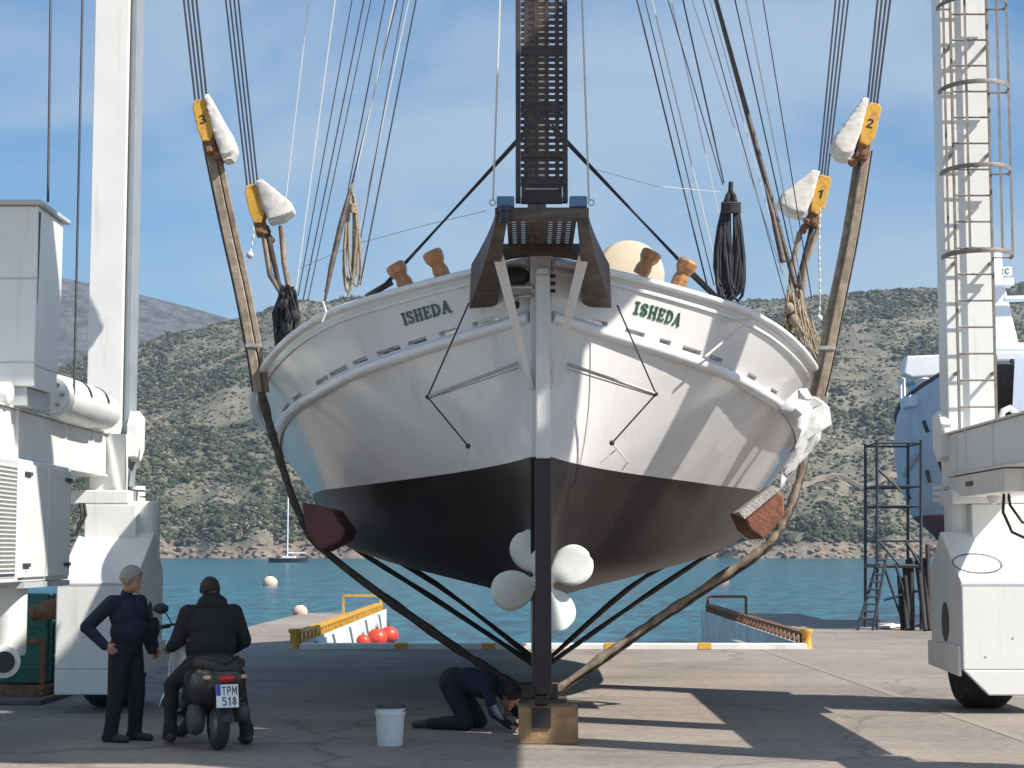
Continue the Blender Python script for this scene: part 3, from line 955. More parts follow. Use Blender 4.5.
# raised gangway
gw = thing('gangway', None, None); gw.parent = boat; gw.location = V((PX, 15.3, 4.72)) - boat.location
GX0, GX1 = PX - .225, PX + .225
GZ0, GZ1 = 4.74, 8.6
rl = MB()
for x in (GX0 + .022, GX1 - .022):
    rl.span((x - .022, 15.27, GZ0), (x + .022, 15.36, GZ1))
rl.build('side_rail', 'gang_wood', gw, bevel=.005)
sl = MB()
for i in range(4):
    x = GX0 + .09 + i * .09
    sl.span((x - .0185, 15.298, GZ0 + .1), (x + .0185, 15.333, GZ1 - .01))
z = GZ0 + .16
while z < GZ1 - .05:
    sl.span((GX0 + .045, 15.30 + .002, z - .0165), (GX1 - .045, 15.33, z + .0165))
    z += .055
sl.build('grating', 'gang_wood', gw)
for z in (GZ0 + .02, GZ0 + .18, GZ0 + .42, GZ0 + .82, GZ0 + 1.32, GZ0 + 1.85, GZ0 + 2.4, GZ0 + 3.0, GZ1 - .03):
    MB().span((GX0 + .046, 15.285, z - .028), (GX1 - .046, 15.345, z + .028)).build('cross_bar', 'gang_wood', gw, bevel=.004)
kp = MB().span((GX0 + .05, 15.292, GZ0 + .02), (GX1 - .05, 15.338, GZ0 + .17))
kp.build('kick_board', 'gang_wood', gw)
rb = MB().tube([(GX0 + .08, 15.26, GZ0 + .11), (GX1 - .08, 15.26, GZ0 + .11)], .008, 6)
rb.build('hinge_rod', 'steel', gw)
for sd in (-1, 1):
    ln = MB().tube([P(541 + sd * 48, 200, 15.15), P(541 + sd * 40, -30, 15.3), P(541 + sd * 28, -520, 15.6)], .009, 5)
    ln.build('lifting_line', 'rope_white', gw)

# bitts on the cap rail
for (bx_, by_), (tx_, ty_), sd in (((408, 289), (394, 264), -1), ((444, 278), (431, 251), -1), ((640, 275), (653, 251), 1), ((677, 287), (689, 260), 1)):
    s = s_at(sd, bx_, 3.9)
    Y = hull_pt(sd, s, 4).y + .07
    p0, p1 = P(bx_, by_, Y), P(tx_, ty_, Y - .02)
    p0.z = max(p0.z, hull_pt(sd, s, 4).z + .04)
    ax = (p1 - p0); Lh = ax.length; ax.normalize()
    up = ax
    mb = MB().lathe([(.078, .0), (.082, Lh * .30), (.068, Lh * .46), (.072, Lh * .52), (.098, Lh * .68), (.104, Lh * .90), (.085, Lh)], p0, up, 8)
    mb.build('mooring_bitt', 'wood_orange', boat, bevel=.006)

# boomkin struts and chains on the quarters
for sd in (-1, 1):
    a_, k_, b_, h_ = (P(518, 363, 16.9), P(427.5, 397, 17.0), P(469, 303, 17.0), P(468, 446, 17.15)) if sd < 0 else (P(567, 364, 16.9), P(656, 394, 17.0), P(617, 305, 17.0), P(612, 443, 17.15))
    mb = MB().tube([a_, k_], .016, 8)
    mb.tube([a_ + V((0, .02, -.045)), k_ + V((0, .02, -.02))], .008, 6)
    mb.build('boomkin', 'steel', boat, smooth=60)
    MB().tube([b_, k_], .0085, 5).tube([k_, h_], .0085, 5).ball(k_, .022, 8, 6).ball(h_, .026, 8, 6).build('guy_rope', 'rope_dark', boat)
MB().tube([P(600, 463, 17.2), P(618, 448, 17.2), P(612, 443, 17.15), P(628, 462, 17.25), P(622, 470, 17.28)], .008, 5).build('strop', 'rope_white', boat)
MB().tube([P(462, 470, 17.3), P(469, 449, 17.18)], .007, 5).build('strop', 'rope_white', boat)
# fairlead ropes on the cap rail
MB().tube([P(722, 322, 18.0), P(751, 319, 18.15), P(730, 336, 17.98), P(705, 357, 17.8)], .013, 6).build('fender_rope', 'rope_white', boat)
MB().tube([P(323, 302, 18.0), P(326, 312, 17.95), P(322, 322, 17.95)], .014, 6).build('fender_rope', 'rope_white', boat)

# cream dome behind the rail
mb = MB()
cxy = P(630, 274, 19.9)
mb.lathe([(.01, -.062), (.33, -.06), (.375, -.045), (.39, -.015), (.39, .015), (.375, .045), (.33, .06), (.01, .062)], cxy, (-.12, 1, -.15), 40)
tag(mb.build('drum_lid', 'cream', smooth=60), 'cream round drum lid standing on edge behind the stern rail', 'drum lid')

# masts and rigging
MB().tube([(XC, 23.6, 3.4), (XC, 23.6, 17)], [.13, .10], 12).build('mast', 'wood_dark', boat, smooth=60)
RIG = [  # x0,y0 (bottom) x1 at y=0, radius, material, depth, bottom label
    ((284, 215), 309, .006, 'rope_white', 22.3), ((296, 290), 335, .0075, 'rope_white', 21.8), ((298, 296), 352, .0075, 'wire', 21.8),
    ((303, 300), 364, .009, 'wire', 22.2), ((308, 300), 371, .007, 'wire', 22.2), ((325, 292), 397, .009, 'wire', 20.8), ((348, 190), 385, .008, 'wire', 20.8),
    ((352, 190), 395, .007, 'rope_white', 20.8), ((352, 285), 404, .007, 'wire', 20.6), ((360, 285), 416, .010, 'wire', 20.4), ((345, 297), 409, .006, 'rope_white', 20.6),
    ((707, 285), 637, .010, 'wire', 20.4), ((714, 285), 645, .007, 'wire', 20.6), ((722, 290), 652, .008, 'rope_white', 20.6), ((723, 185), 668, .007, 'wire', 20.8),
    ((724, 183), 683, .010, 'wire', 20.8), ((736, 290), 671, .006, 'rope_white', 20.8), ((786, 300), 703, .007, 'wire', 21.8), ((793, 302), 710, .006, 'rope_white', 21.8),
    ((803, 305), 735, .009, 'wire', 22.2), ((806, 305), 746, .007, 'rope_white', 22.2), ((812, 300), 763, .007, 'wire', 22.3), ((783, 275), 692, .006, 'rope_white', 21.6)]
for (bx_, by_), tx_, r_, mt_, Y in RIG:
    p0 = P(bx_, by_, Y); p1 = P(tx_, 0, Y + .35)
    d = p1 - p0
    k = (15.2 - p0.z) / d.z
    MB().tube([p0, p0 + d * k], r_, 5).build('shroud', mt_, boat)
# heavy served shroud with rigging screws on each quarter
MB().tube([P(800, 302, 21.5), P(760, 160, 21.7), P(716, 0, 22.0), P(660, -200, 22.4)], [.028, .036, .028, .02], 8).build('shroud', 'wood_dark', boat, smooth=60)
MB().tube([P(324, 306, 19.5), P(331, 268, 19.6), P(341, 225, 19.7), P(350, 190, 19.8)], [.012, .03, .035, .02], 8).build('tackle', 'wood_dark', boat, smooth=60)
MB().tube([P(783, 262, 20.8), P(772, 212, 20.9), P(765, 185, 21)], [.04, .03, .01], 8).build('tackle', 'wood_dark', boat, smooth=60)
# mainsheet falls behind the gangway
for sd in (-1, 1):
    for dx in (0, 5):
        a_ = P(541 - 5 * sd, 112 - dx, 18.6)
        b_ = P(381, 288 + dx * .6, 18.2) if sd < 0 else P(706, 287 + dx * .6, 18.2)
        MB().tube([a_, b_], .014, 6).build('mainsheet', 'rope_dark', boat)
    b_ = P(366, 297, 18.2) if sd < 0 else P(716, 297, 18.2)
    c_ = P(392, 282, 18.25) if sd < 0 else P(690, 272, 18.25)
    MB().tube([b_, c_], [.03, .034], 8).build('tackle', 'wood_dark', boat, smooth=60)
MB().tube([P(486, 211, 18.5), P(430, 224, 19.5), P(360, 243, 20.5), P(300, 268, 21.5)], .005, 5).build('signal_line', 'rope_white', boat)
MB().tube([P(590, 168, 18.5), P(655, 186, 19.5), P(720, 192, 20.5)], .004, 5).build('signal_line', 'rope_white', boat)
# lashings with dead-eyes at the chain plates
for bx_, by_, mt_ in ((288, 318, 'rope_dark'), (793, 322, 'rope_tan')):
    sd = -1 if bx_ < 500 else 1
    mb = MB()
    for k in range(34):
        a_ = P(bx_ + jit(8), by_ - 26 + jit(8), 21.4 + jit(.15)); c_ = P(bx_ + jit(9) + sd * 4, by_ + 26 + jit(10), 21.4 + jit(.15))
        mid = (a_ + c_) / 2 + V((jit(.09), jit(.1), jit(.05)))
        mb.tube([a_, mid, c_], .02 if mt_ == 'rope_dark' else .013, 5)
    for k in range(3):
        mb.ball(P(bx_ + jit(8), by_ - 14 + 12 * k, 21.2), (.06, .05, .07), 10, 7)
    tag(mb.build('lashing', mt_, boat, smooth=60))
mb = MB()
for k in range(22):
    t = k / 21
    a_ = P(795 + 38 * t * .4 + jit(5), 300 + 20 * t, 21.0); c_ = P(806 + 22 * t + jit(6), 345 + 42 * t + jit(14), 20.8)
    mb.tube([a_, (a_ + c_) / 2 + V((jit(.12), -.06, -.05)), c_], .009, 5)
mb.build('lashing', 'rope_tan', boat)
# low coach roof showing over the left rail
MB().span((-2.7, 21.6, 3.5), (-1.2, 24, 4.35)).build('coach_roof', 'wood_dark', boat, bevel=.05)
MB().span((1.4, 21.8, 3.5), (2.9, 24, 4.38)).build('coach_roof', 'wood_dark', boat, bevel=.05)


def coil(name, label, cx, top, bot, width, Y, mt_, loops, r):
    mb = MB()
    for k in range(loops):
        a_ = P(cx + jit(2), top + jit(5), Y + jit(.04))
        zl = bot + jit((bot - top) * .10)
        w_ = width * (.45 + .55 * random.random())
        off = jit(width * .35)
        pts = []
        for i in range(14):
            q = 2 * PI * i / 14
            f_ = .5 - .5 * math.cos(q)
            pts.append(P(cx + off * f_ + math.sin(q) * w_ / 2 * (.55 + .45 * f_), top + (zl - top) * f_, Y + jit(.03)))
        mb.tube(pts, r, 5, closed=True)
    for k in range(5):
        yy = top + (bot - top) * (.13 + .02 * k)
        mb.tube([P(cx + width * .32 * math.cos(q), yy, Y + .09 * math.sin(q)) for q in [i * PI / 4 for i in range(8)]], r, 5, closed=True)
    mb.tube([P(cx, top - 8, Y), P(cx - 1, top + 8, Y)], r * 1.5, 6)
    return tag(mb.build(name, mt_, smooth=60), label, 'rope coil')


coil('rope_coil', 'tan coil of rope hung on the shrouds', 352, 192, 288, 15, 20.2, 'rope_tan', 9, .012)
coil('rope_coil', 'large tangled black coil of rope hung on the shrouds', 731, 190, 294, 27, 20.2, 'rope_dark', 20, .02)
# ================================================================== THE BOAT HOIST
lift = thing('boat_hoist', 'huge white travelling boat hoist with ladder and engine housing straddling the sailing boat', 'boat hoist', (0, 17.5, 0))
XL, XR = -4.69, 4.93          # inner faces of the legs


def leg(sd, yf, full=True):
    xi = XL if sd < 0 else XR
    xo = xi + sd * (.58 if sd > 0 else .515)
    lo, hi = min(xi, xo), max(xi, xo)
    mb = MB()
    mb.span((lo, yf, 2.45), (hi - (.0 if sd > 0 else .10), yf + .42, 9.3 if yf < 15 else 10.26))
    if sd < 0:   # flange and recessed web on the inner edge
        mb.span((hi - .10, yf + .10, 2.45), (hi - .065, yf + .42, 9.3 if yf < 15 else 10.26))
    o = mb.build('leg_or_shade_post', 'lift_white', lift, bevel=.012)
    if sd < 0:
        MB().span((hi - .063, yf + .04, 2.5), (hi - .012, yf + .43, 9.28 if yf < 15 else 10.2)).build('shade_strip', 'strip_shade_grey', o, bevel=.006)  # grey strip: the shade of a recess put into its colour
    return o


def housing(sd, yc, wheel_dy=0.25):
    """wheel housing with a roof-shaped top, the wheel below it"""
    xi = -4.27 if sd < 0 else (XR - .24)
    xo = xi + sd * (.86 if sd < 0 else 1.25)
    y0, y1 = yc - .9, yc + .6
    prof = [(y0, .20), (y0, 1.42), (y0 + .95, 1.98), (y1, 1.52), (y1 + .02, .42), (y1 - .1, .42), (y0 + .6, .42)]
    mb = MB()
    mb.prism([(y0, .47), (y0, 1.41), (y0 + .97, 1.97), (y1, 1.52), (y1, .44)], 'x', xi, xo)
    mb.prism([(xi, .472), (xi + sd * .27, .20), (xo, .20), (xo, .472)], 'y', y0 + .0, y0 + .05)
    o = mb.build('wheel_housing', 'lift_white', lift, bevel=.015)
    MB().span((min(xi, xo) - .004, y0 - .004, 1.375), (max(xi, xo) + .004, y0 + .02, 1.40)).build('seam', 'lift_grey', o)
    # skirt plate and slot on the inner face
    MB().prism([(y0 + .06, .40), (y0 + .06, .73), (y1 + .05, .72), (y1 + .05, .44)], 'x', xi - sd * .035, xi - sd * .002).build('skirt_plate', 'lift_white', o, bevel=.006)
    sl_ = [(yc - .12 + .17 * math.sin(q) * (1 if abs(q) < PI else 1), .74 + .44 * (.5 - .5 * math.cos(q))) for q in [k * PI / 10 for k in range(20)]]
    MB().prism(sl_, 'x', xi - sd * .006, xi + sd * .05).build('slot', 'black', o)
    for k in range(3):
        MB().lathe([(.012, 0), (.012, .02)], (xi + sd * (.25 + .3 * k), y0 - .008, .62 + .2 * (k % 2)), (0, 1, 0), 8).build('bolt', 'lift_grey', o)
    wx = xi + sd * .42
    wh = thing('wheel', None, None)
    wh.parent = lift; wh.location = V((wx, yc, .62)) - lift.location
    ty = MB().lathe([(.34, -.25), (.55, -.27), (.61, -.2), (.625, -.1), (.625, .1), (.61, .2), (.55, .27), (.34, .25)], (wx, yc, .62), (1, 0, 0), 40)
    ty.build('tyre', 'rubber', wh, smooth=40)
    MB().lathe([(.34, -.18), (.30, -.2), (.12, -.1), (.1, -.22), (.1, .22), (.12, .1), (.30, .2), (.34, .18)], (wx, yc, .62), (1, 0, 0), 24).build('rim', 'lift_grey', wh, smooth=40)
    # neck up to the beam with a turntable ring
    mb = MB()
    nx = xi + sd * (.5 if sd < 0 else .62)
    mb.span((nx - .28, yc - .05, 1.55), (nx + .62 * (1 if sd > 0 else .5), yc + .55, 2.28))
    mb.lathe([(.16, 0), (.16, .72)], (nx - sd * .36, yc + .25, 1.6), (0, 0, 1), 18)
    mb.span((nx - .5, yc - .05, 2.285), (nx + (.5 if sd > 0 else .22), yc + .55, 2.44))
    mb.build('leg_neck', 'lift_white', lift, bevel=.012)
    return o


for sd in (-1, 1):
    for yf, yc in ((21.1, 20.55), (14.0, 13.5)):
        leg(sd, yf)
        housing(sd, yc)
    xi = (XL - .22) if sd < 0 else (XR - .02)
    xo = xi + sd * .62
    lo, hi = min(xi, xo), max(xi, xo)
    b = MB().span((lo, 14.45, 2.64), (hi, 21.05, 3.10)).build('side_beam', 'lift_white', lift, bevel=.012)
    MB().span((lo - .035, 14.46, 3.105), (hi + .035, 21.04, 3.125)).build('top_flange', 'lift_white', b)
    MB().span((lo - .03, 14.47, 2.612), (hi + .03, 21.03, 2.635)).build('bottom_flange', 'lift_white', b)
    for y in (17.2, 19.0, 20.2, 20.62):
        MB().span((xi - sd * .001 - .018, y, 2.64), (xi - sd * .001 + .018, y + .02, 3.10)).build('stiffener', 'lift_white', b)
    # upper girder carried by the legs, unseen; deep near span shaped for its shade
    gl, gh = (4.35, 5.75) if sd > 0 else (-5.6, -4.3)
    MB().span((gl, 10.4, 9.31), (gh, 15.2, 10.9)).span((gl + .1, 15.21, 10.27), (gh - .1, 22.2, 11.3)).build('upper_girder', 'lift_white', lift, bevel=.02)
MB().span((5.0, 16.25, 3.13), (5.42, 16.7, 10.26)).build('leg_or_shade_post', 'lift_white', lift, bevel=.012)  # unseen post added out of frame to throw a band of shade on the hull
MB().span((-4.28, 13.55, 10.0), (4.33, 14.25, 11.4)).build('cross_girder', 'lift_white', lift, bevel=.02)  # unseen girder, put in to shade the engine housing
# unseen box added by the near starboard leg to shade the foreground
MB().span((4.55, 11.0, 6.2), (5.66, 13.9, 8.3)).build('shade_box', 'lift_white', lift, bevel=.03)

# plates and fenders at the foot of the far legs
for sd in (-1, 1):
    xi = XL if sd < 0 else XR
    mb = MB().span((min(xi, xi + sd * .42), 20.93, 2.30), (max(xi, xi + sd * .42), 21.07, 3.11))
    mb.build('foot_plate', 'lift_white', lift, bevel=.008)
    mb = MB()
    for k, z in enumerate((2.33, 2.40, 2.47)):
        mb.lathe([(.10, 0), (.10, .045)], (xi - sd * .06, 21.3, z), (0, 0, 1), 16)
    mb.build('bumper', 'lift_white', lift, smooth=40)
    mb = MB().prism([(21.04, 2.85), (21.04, 3.22), (21.2, 3.4), (21.5, 3.34), (21.5, 2.95), (21.3, 2.80)], 'x', xi - sd * .10, xi + sd * .02)
    mb.build('gusset', 'lift_white', lift, bevel=.01)

# ladder with safety hoops on the far right leg
lad = thing('ladder', None, None); lad.parent = lift; lad.location = V((5.24, 21.0, 3.2)) - lift.location
LX0, LX1, LY = 5.02, 5.45, 20.95
for x in (LX0, LX1):
    MB().span((x - .014, LY - .03, 3.14), (x + .014, LY + .0, 8.9)).build('ladder_rail', 'ladder_steel', lad)
z = 3.42
while z < 8.8:
    MB().tube([(LX0, LY - .015, z), (LX1, LY - .015, z)], .0125, 6).build('rung', 'ladder_steel', lad, smooth=60)
    z += .312
for z in (3.8, 5.1, 6.4, 7.7):
    for x in (LX0, LX1):
        MB().span((x - .012, LY, z), (x + .012, 21.1, z + .04)).build('bracket', 'ladder_steel', lad)
hx = (LX0 + LX1) / 2 + .02
for yp in (256, 172, 90, 6, -80):
    z = P(970, yp, 20.8).z
    pts = [(hx + .40 * math.cos(q) * 1.0, LY - .02 - .55 * math.sin(q) ** .8 if math.sin(q) > 0 else LY - .02, z) for q in [PI * k / 20 for k in range(21)]]
    mb = MB()
    mb.ribbon(pts, .055, .008, (0, 0, 1))
    mb.bar((hx - .40, LY - .02, z), (LX0, LY - .02, z), .05, .01)
    mb.bar((hx + .40, LY - .02, z), (LX1, LY - .02, z), .05, .01)
    mb.build('safety_hoop', 'ladder_steel', lad, smooth=40)
zt, zb = P(970, -90, 20.8).z, P(970, 258, 20.8).z
for q in (20, 62, 118, 160):
    q = rad(q)
    x, y = hx + .395 * math.cos(q), LY - .02 - .54 * math.sin(q) ** .8
    MB().span((x - .014, y - .004, zb), (x + .014, y + .004, zt)).build('cage_strap', 'ladder_steel', lad)

# engine housing on the left beam
eh = MB()
eh.prism([(16.9, 3.30), (16.9, 5.03), (17.84, 5.03), (17.82, 4.2), (17.72, 3.30)], 'x', -6.6, -4.67)
eng = eh.build('engine_housing', 'lift_white', lift, bevel=.015)
MB().span((-6.7, 16.82, 5.035), (-4.62, 17.95, 5.075)).build('lid', 'lift_grey', eng, bevel=.01)
mb = MB()
for z in (3.52, 4.32):
    mb.span((-6.6, 16.893, z), (-4.67, 16.903, z + .014))
mb.span((-4.673, 16.91, 3.50), (-4.664, 17.7, 3.512))
mb.build('panel_seam', 'lift_grey', eng)
MB().prism([(16.93, 4.98), (16.99, 4.98), (16.95, 4.1)], 'x', -4.674, -4.665).build('door_gap', 'black', eng)
MB().span((-6.55, 16.95, 3.125), (-4.75, 17.8, 3.295)).build('plinth', 'lift_grey', eng)
mb = MB().lathe([(.10, 0), (.11, .02), (.11, .1), (.08, .12)], (-4.95, 16.75, 3.22), (1, 0, 0), 12)
mb.build('pipe', 'lift_white', eng, smooth=40)

# winch drum lying on the left beam
dr = MB().lathe([(.05, 0), (.19, .01), (.19, .06), (.225, .08), (.235, .5), (.235, 1.45), (.225, 1.7), (.2, 1.72), (.2, 2.3), (.17, 2.32), (.05, 2.33)], (-4.86, 18.2, 3.33), (0, 1, 0), 28)
drum = dr.build('winch_drum', 'lift_white', lift, smooth=40)
for y in (18.95, 19.75):
    pts = [(-4.86 + .242 * math.cos(q), y + .1 * q, 3.33 + .242 * math.sin(q)) for q in [rad(12 + 8 * k) for k in range(9)]]
    MB().ribbon(pts, .07, .006, (0, 1, 0)).build('slot', 'black', drum)
mb = MB()
for k in range(7):
    q = 2 * PI * k / 7
    mb.lathe([(.02, 0), (.02, .04)], (-4.86 + .13 * math.cos(q), 18.16, 3.33 + .13 * math.sin(q)), (0, 1, 0), 6)
mb.build('bolts', 'steel', drum)

# control cabinet under the left beam: louvred panel and two doors
cab = MB().prism([(15.0, 1.46), (18.7, 1.46), (18.7, 2.61), (15.0, 2.61)], 'x', -5.7, -4.76)
cabo = cab.build('control_cabinet', 'lift_white', lift, bevel=.01)
for y0, y1 in ((16.82, 17.75), (17.77, 18.64)):
    d_ = MB().span((-4.765, y0, 1.5), (-4.735, y1, 2.57)).build('cabinet_door', 'lift_white', cabo, bevel=.006)
mb = MB()
for k in range(26):
    z = 1.55 + k * .039
    mb.bar((-4.745, 15.9, z), (-4.745, 16.72, z), .03, .012)
mb.build('louvre', 'lift_white', cabo)
MB().span((-4.762, 15.85, 1.5), (-4.757, 16.75, 2.58)).build('louvre_backing', 'lift_grey', cabo)
mb = MB()
for y, z in ((17.0, 2.46), (17.0, 1.60), (18.5, 2.46), (18.5, 1.60)):
    mb.span((-4.735, y - .1, z), (-4.715, y + .12, z + .035)); mb.tube([(-4.71, y, z + .03), (-4.71, y, z - .02)], .01, 6)
mb.build('latch', 'dark_steel', cabo)
MB().span((-5.6, 17.0, 1.40), (-4.74, 18.68, 1.455)).build('base_rail', 'lift_grey', cabo)

# hoses and cables of the hoist
for pts in ([P(1004, 492, 19.5), P(1003, 512, 19.4), P(1012, 532, 19.3), P(1040, 545, 19.2)], [P(1008, 490, 19.5), P(1010, 505, 19.4), P(1022, 522, 19.3), P(1045, 530, 19.2)],
            [P(84, 503, 20), P(86, 515, 20), P(80, 528, 20), P(74, 536, 20)], [P(80, 503, 20), P(82, 516, 20), P(77, 530, 20)]):
    MB().tube(pts, .016, 6).build('hose', 'rubber', lift, smooth=60)
pts = []
for k in range(22):
    q = 2 * PI * k / 22
    y = 19.98 + .18 * math.sin(q)
    z = 1.41 + .56 * (y - 19.65) / .97 + .015
    pts.append((4.95 + .27 * math.cos(q), y, z))
MB().tube(pts, .006, 5, closed=True).build('hose', 'rubber', lift, smooth=60)
for x0, y0, x1, y1, Y in ((51, -20, 48, 202, 17.3), (83, -20, 74, 395, 18.3)):
    MB().tube([P(x1, y1, Y), P(x0, y0, Y + .1), P(x0 + 3, y0 - 130, Y + .1)], .013, 6).build('hoist_cable', 'wire', lift)
mb = MB()
mb.tube([P(1001, 418, 18.9), P(1003, 411, 18.9), P(1010, 408, 18.9), P(1016, 413, 18.9), P(1016, 420, 18.9)], .035, 8)
mb.build('pipe', 'lift_white', lift, smooth=60)
mb = MB().span((4.905, 18.6, 2.36), (5.5, 20.9, 2.60))
mb.build('lower_box', 'lift_white', lift, bevel=.01)
mb = MB().span((4.893, 19.9, 2.47), (4.903, 20.2, 2.52)).build('slot', 'dark_steel', lift)
mb = MB().ball(P(994, 496, 20), (.08, .06, .09), 10, 8).lathe([(.05, 0), (.05, .12)], P(994, 503, 20), (0, 0, 1), 8)
mb.build('valve', 'lift_white', lift, smooth=50)

# green pump and pipes standing by the left wheel
pu = thing('pump_unit', 'green pump unit with pipes and rusty frame under the white cabinet', 'pump', (-5.85, 21.4, 0))
MB().span((-6.35, 21.6, .18), (-5.73, 22.1, 1.24)).build('body', 'green_paint', pu, bevel=.02)
mb = MB()
for y in (18.85, 19.0, 19.15, 19.27):
    mb.span((-5.73, y + 2.8, .2), (-5.70, y + 2.84, 1.22))
mb.span((-6.35, 21.56, .35), (-5.75, 21.6, .40)).span((-6.35, 21.56, .85), (-5.75, 21.6, .9))
mb.build('ribs', 'green_paint', pu)
mb = MB().lathe([(.06, 0), (.12, .02), (.12, .3), (.09, .32), (.09, .45)], P(68, 606, 21.0), (-1, .2, -.2), 14)
mb.build('motor', 'rust_or_rail_shade', pu, smooth=40)
mb = MB().lathe([(.16, 0), (.17, .03), (.17, .85), (.1, .9)], P(8, 650, 17.3) + V((0, 0, -.05)), (0, 0, 1), 18)
mb.build('tank', 'lift_white', pu, smooth=40)
mb = MB().lathe([(.09, -.02), (.15, 0), (.15, .35), (.13, .38)], P(4, 662, 16.9), (-.3, 1, 0), 18)
mb.build('pipe', 'lift_white', pu, smooth=40)
mb = MB().lathe([(.02, -.03), (.10, -.028), (.10, .02)], P(4, 662, 16.85), (-.3, 1, 0), 18)
mb.build('pipe_mouth', 'black', pu)
mb = MB()
mb.bar((-6.45, 21.3, .12), (-5.65, 21.3, .12), .12).bar((-6.45, 22.0, .12), (-5.65, 22.0, .12), .12).bar((-5.70, 21.2, .12), (-5.70, 22.1, .12), .1)
mb.bar((-5.70, 21.3, .1), (-5.70, 21.3, .72), .06).bar((-6.25, 21.3, .1), (-6.25, 21.3, .72), .06).bar((-6.25, 21.3, .7), (-5.70, 21.3, .7), .07)
mb.build('frame', 'rust_or_rail_shade', pu, bevel=.006)
mb = MB().span((-6.9, 20.7, 0.004), (-5.55, 22.3, .06))
mb.build('skid', 'wood_grey', pu, bevel=.01)


# ================================================================== PULLEY BLOCKS AND SLINGS
def pulley(num, label, cx, cy, tilt, sd, Y, topx, scale=1.0, pw=.08, pl_=.86, ptilt=6):
    """block hanging on four falls; pad on its inner side; tilt in degrees in the image plane"""
    c = P(cx, cy, Y)
    R = Matrix.Rotation(rad(tilt), 3, 'Y')      # tilt about the line of sight
    t = thing('pulley_block', label, 'pulley block', c, 'numbered pulley blocks of the boat hoist')

    def W(p):
        return c + R @ (V(p) * scale)
    mb = MB()
    w = .088
    pts = [(-w, -.10), (-w * .7, -.24), (w * .3, -.26), (w, -.16), (w, .20), (w * .6, .24), (-w * .6, .24), (-w, .16)]
    for y in (-.13, .09):
        vs = [W((p[0] - sd * -.0, y, p[1])) for p in pts] + [W((p[0], y + .045, p[1])) for p in pts]
        n = len(pts)
        mb.add(vs, [tuple(range(n)), tuple(range(2 * n - 1, n - 1, -1))] + [(i, i + n, (i + 1) % n + n, (i + 1) % n) for i in range(n)])
    mb.build('cheek', 'yellow', t, bevel=.012)
    mb = MB()
    for k in range(2):
        y = -.045 + .09 * k
        ring = [W((.0 + .085 * math.cos(q), y, .02 + .15 * math.sin(q))) for q in [2 * PI * i / 18 for i in range(18)]]
        ring2 = [p + R @ V((0, .05, 0)) for p in ring]
        mb.rings([ring, ring2])
    mb.build('sheave', 'dark_steel', t, smooth=40)
    mb = MB()
    mb.rings([[W((x, y, z)) for x, y in ((-.07, -.09), (.07, -.09), (.07, .09), (-.07, .09))] for z in (-.22, -.34, -.40)])
    mb.rings([[W((a * .03, y, -.36 + b * .03)) for a, b in ((-1, -1), (1, -1), (1, 1), (-1, 1))] for y in (-.19, .19)])
    mb.build('shackle', 'rust_or_rail_shade', t, bevel=.01)
    # foam pad strapped to the cheek's inner side
    nz = 24
    rings = []
    for i in range(nz + 1):
        u = i / nz
        z = .27 - pl_ * u
        wd = pw * (.30 + .95 * min(1, u / .62)) * (1 if u < .86 else 1 - .9 * (u - .86) / .14 * .5)
        ex = 1 if .04 < u < .95 else .8
        skew = max(0, u - .55) * .10
        ring = []
        for k in range(20):
            q = 2 * PI * k / 20
            sx = abs(math.cos(q)) ** .3 * (1 if math.cos(q) > 0 else -1)
            sy = abs(math.sin(q)) ** .3 * (1 if math.sin(q) > 0 else -1)
            rag = jit(.012) if abs(sy) > .9 and i % 2 else jit(.003)
            ring.append(W((-sd * (.075 + skew + wd * (.5 + .5 * sx) + rag), sy * .17 * ex + jit(.003), z + jit(.004))))
        rings.append(ring)
    mb2 = MB()
    for k in range(5):
        mb2.ball(W((-sd * (.02 + .09 * k / 5) + jit(.02), jit(.08), -.27 - .05 * k + jit(.02))), (.055, .06, .05), 8, 6)
    mb2.build('lashing', 'rust_or_rail_shade', t)
    MB().rings(rings).build('foam_pad', 'foam', t, smooth=50)
    if num:
        nb = MB()

        def fm2(u, v, lf):
            return W(((u - .5) * .075, -.131 - lf, -.03 + v * .10 - .02))
        text_mesh(nb, num, fm2, .003, 0, depth=.003)
        nb.build('number', 'black', t)
    # four falls up to the girder
    for k in range(4):
        p0 = W((-.06 + .04 * k, -.05 + .03 * k, .16))
        px0, _ = proj(p0)
        p1 = P(topx + (k - 1.5) * 4.2, 0, Y + .02)
        d = p1 - p0
        kk = (10.28 - p0.z) / d.z
        MB().tube([p0, p0 + d * kk], .0135, 5).build('hoist_cable', 'wire', t)
    return t


pulley('3', 'yellow pulley block marked 3 with long shaggy white pad', 205, 122, -13, -1, 20.0, 190, 1, .15, .78)
pulley('', 'yellow pulley block with no visible number hanging beside a chain, white pad to the right', 256, 205, -13, -1, 24.2, 232, 1.1, .28, .55)
pulley('1', 'yellow pulley block marked 1 over a dangling white chain', 819, 196, 15, 1, 24.2, 842, 1.1, .30, .60)
pulley('2', 'yellow pulley block marked 2 with long grey white pad', 868, 126, 14, 1, 20.0, 884, 1, .20, .72)
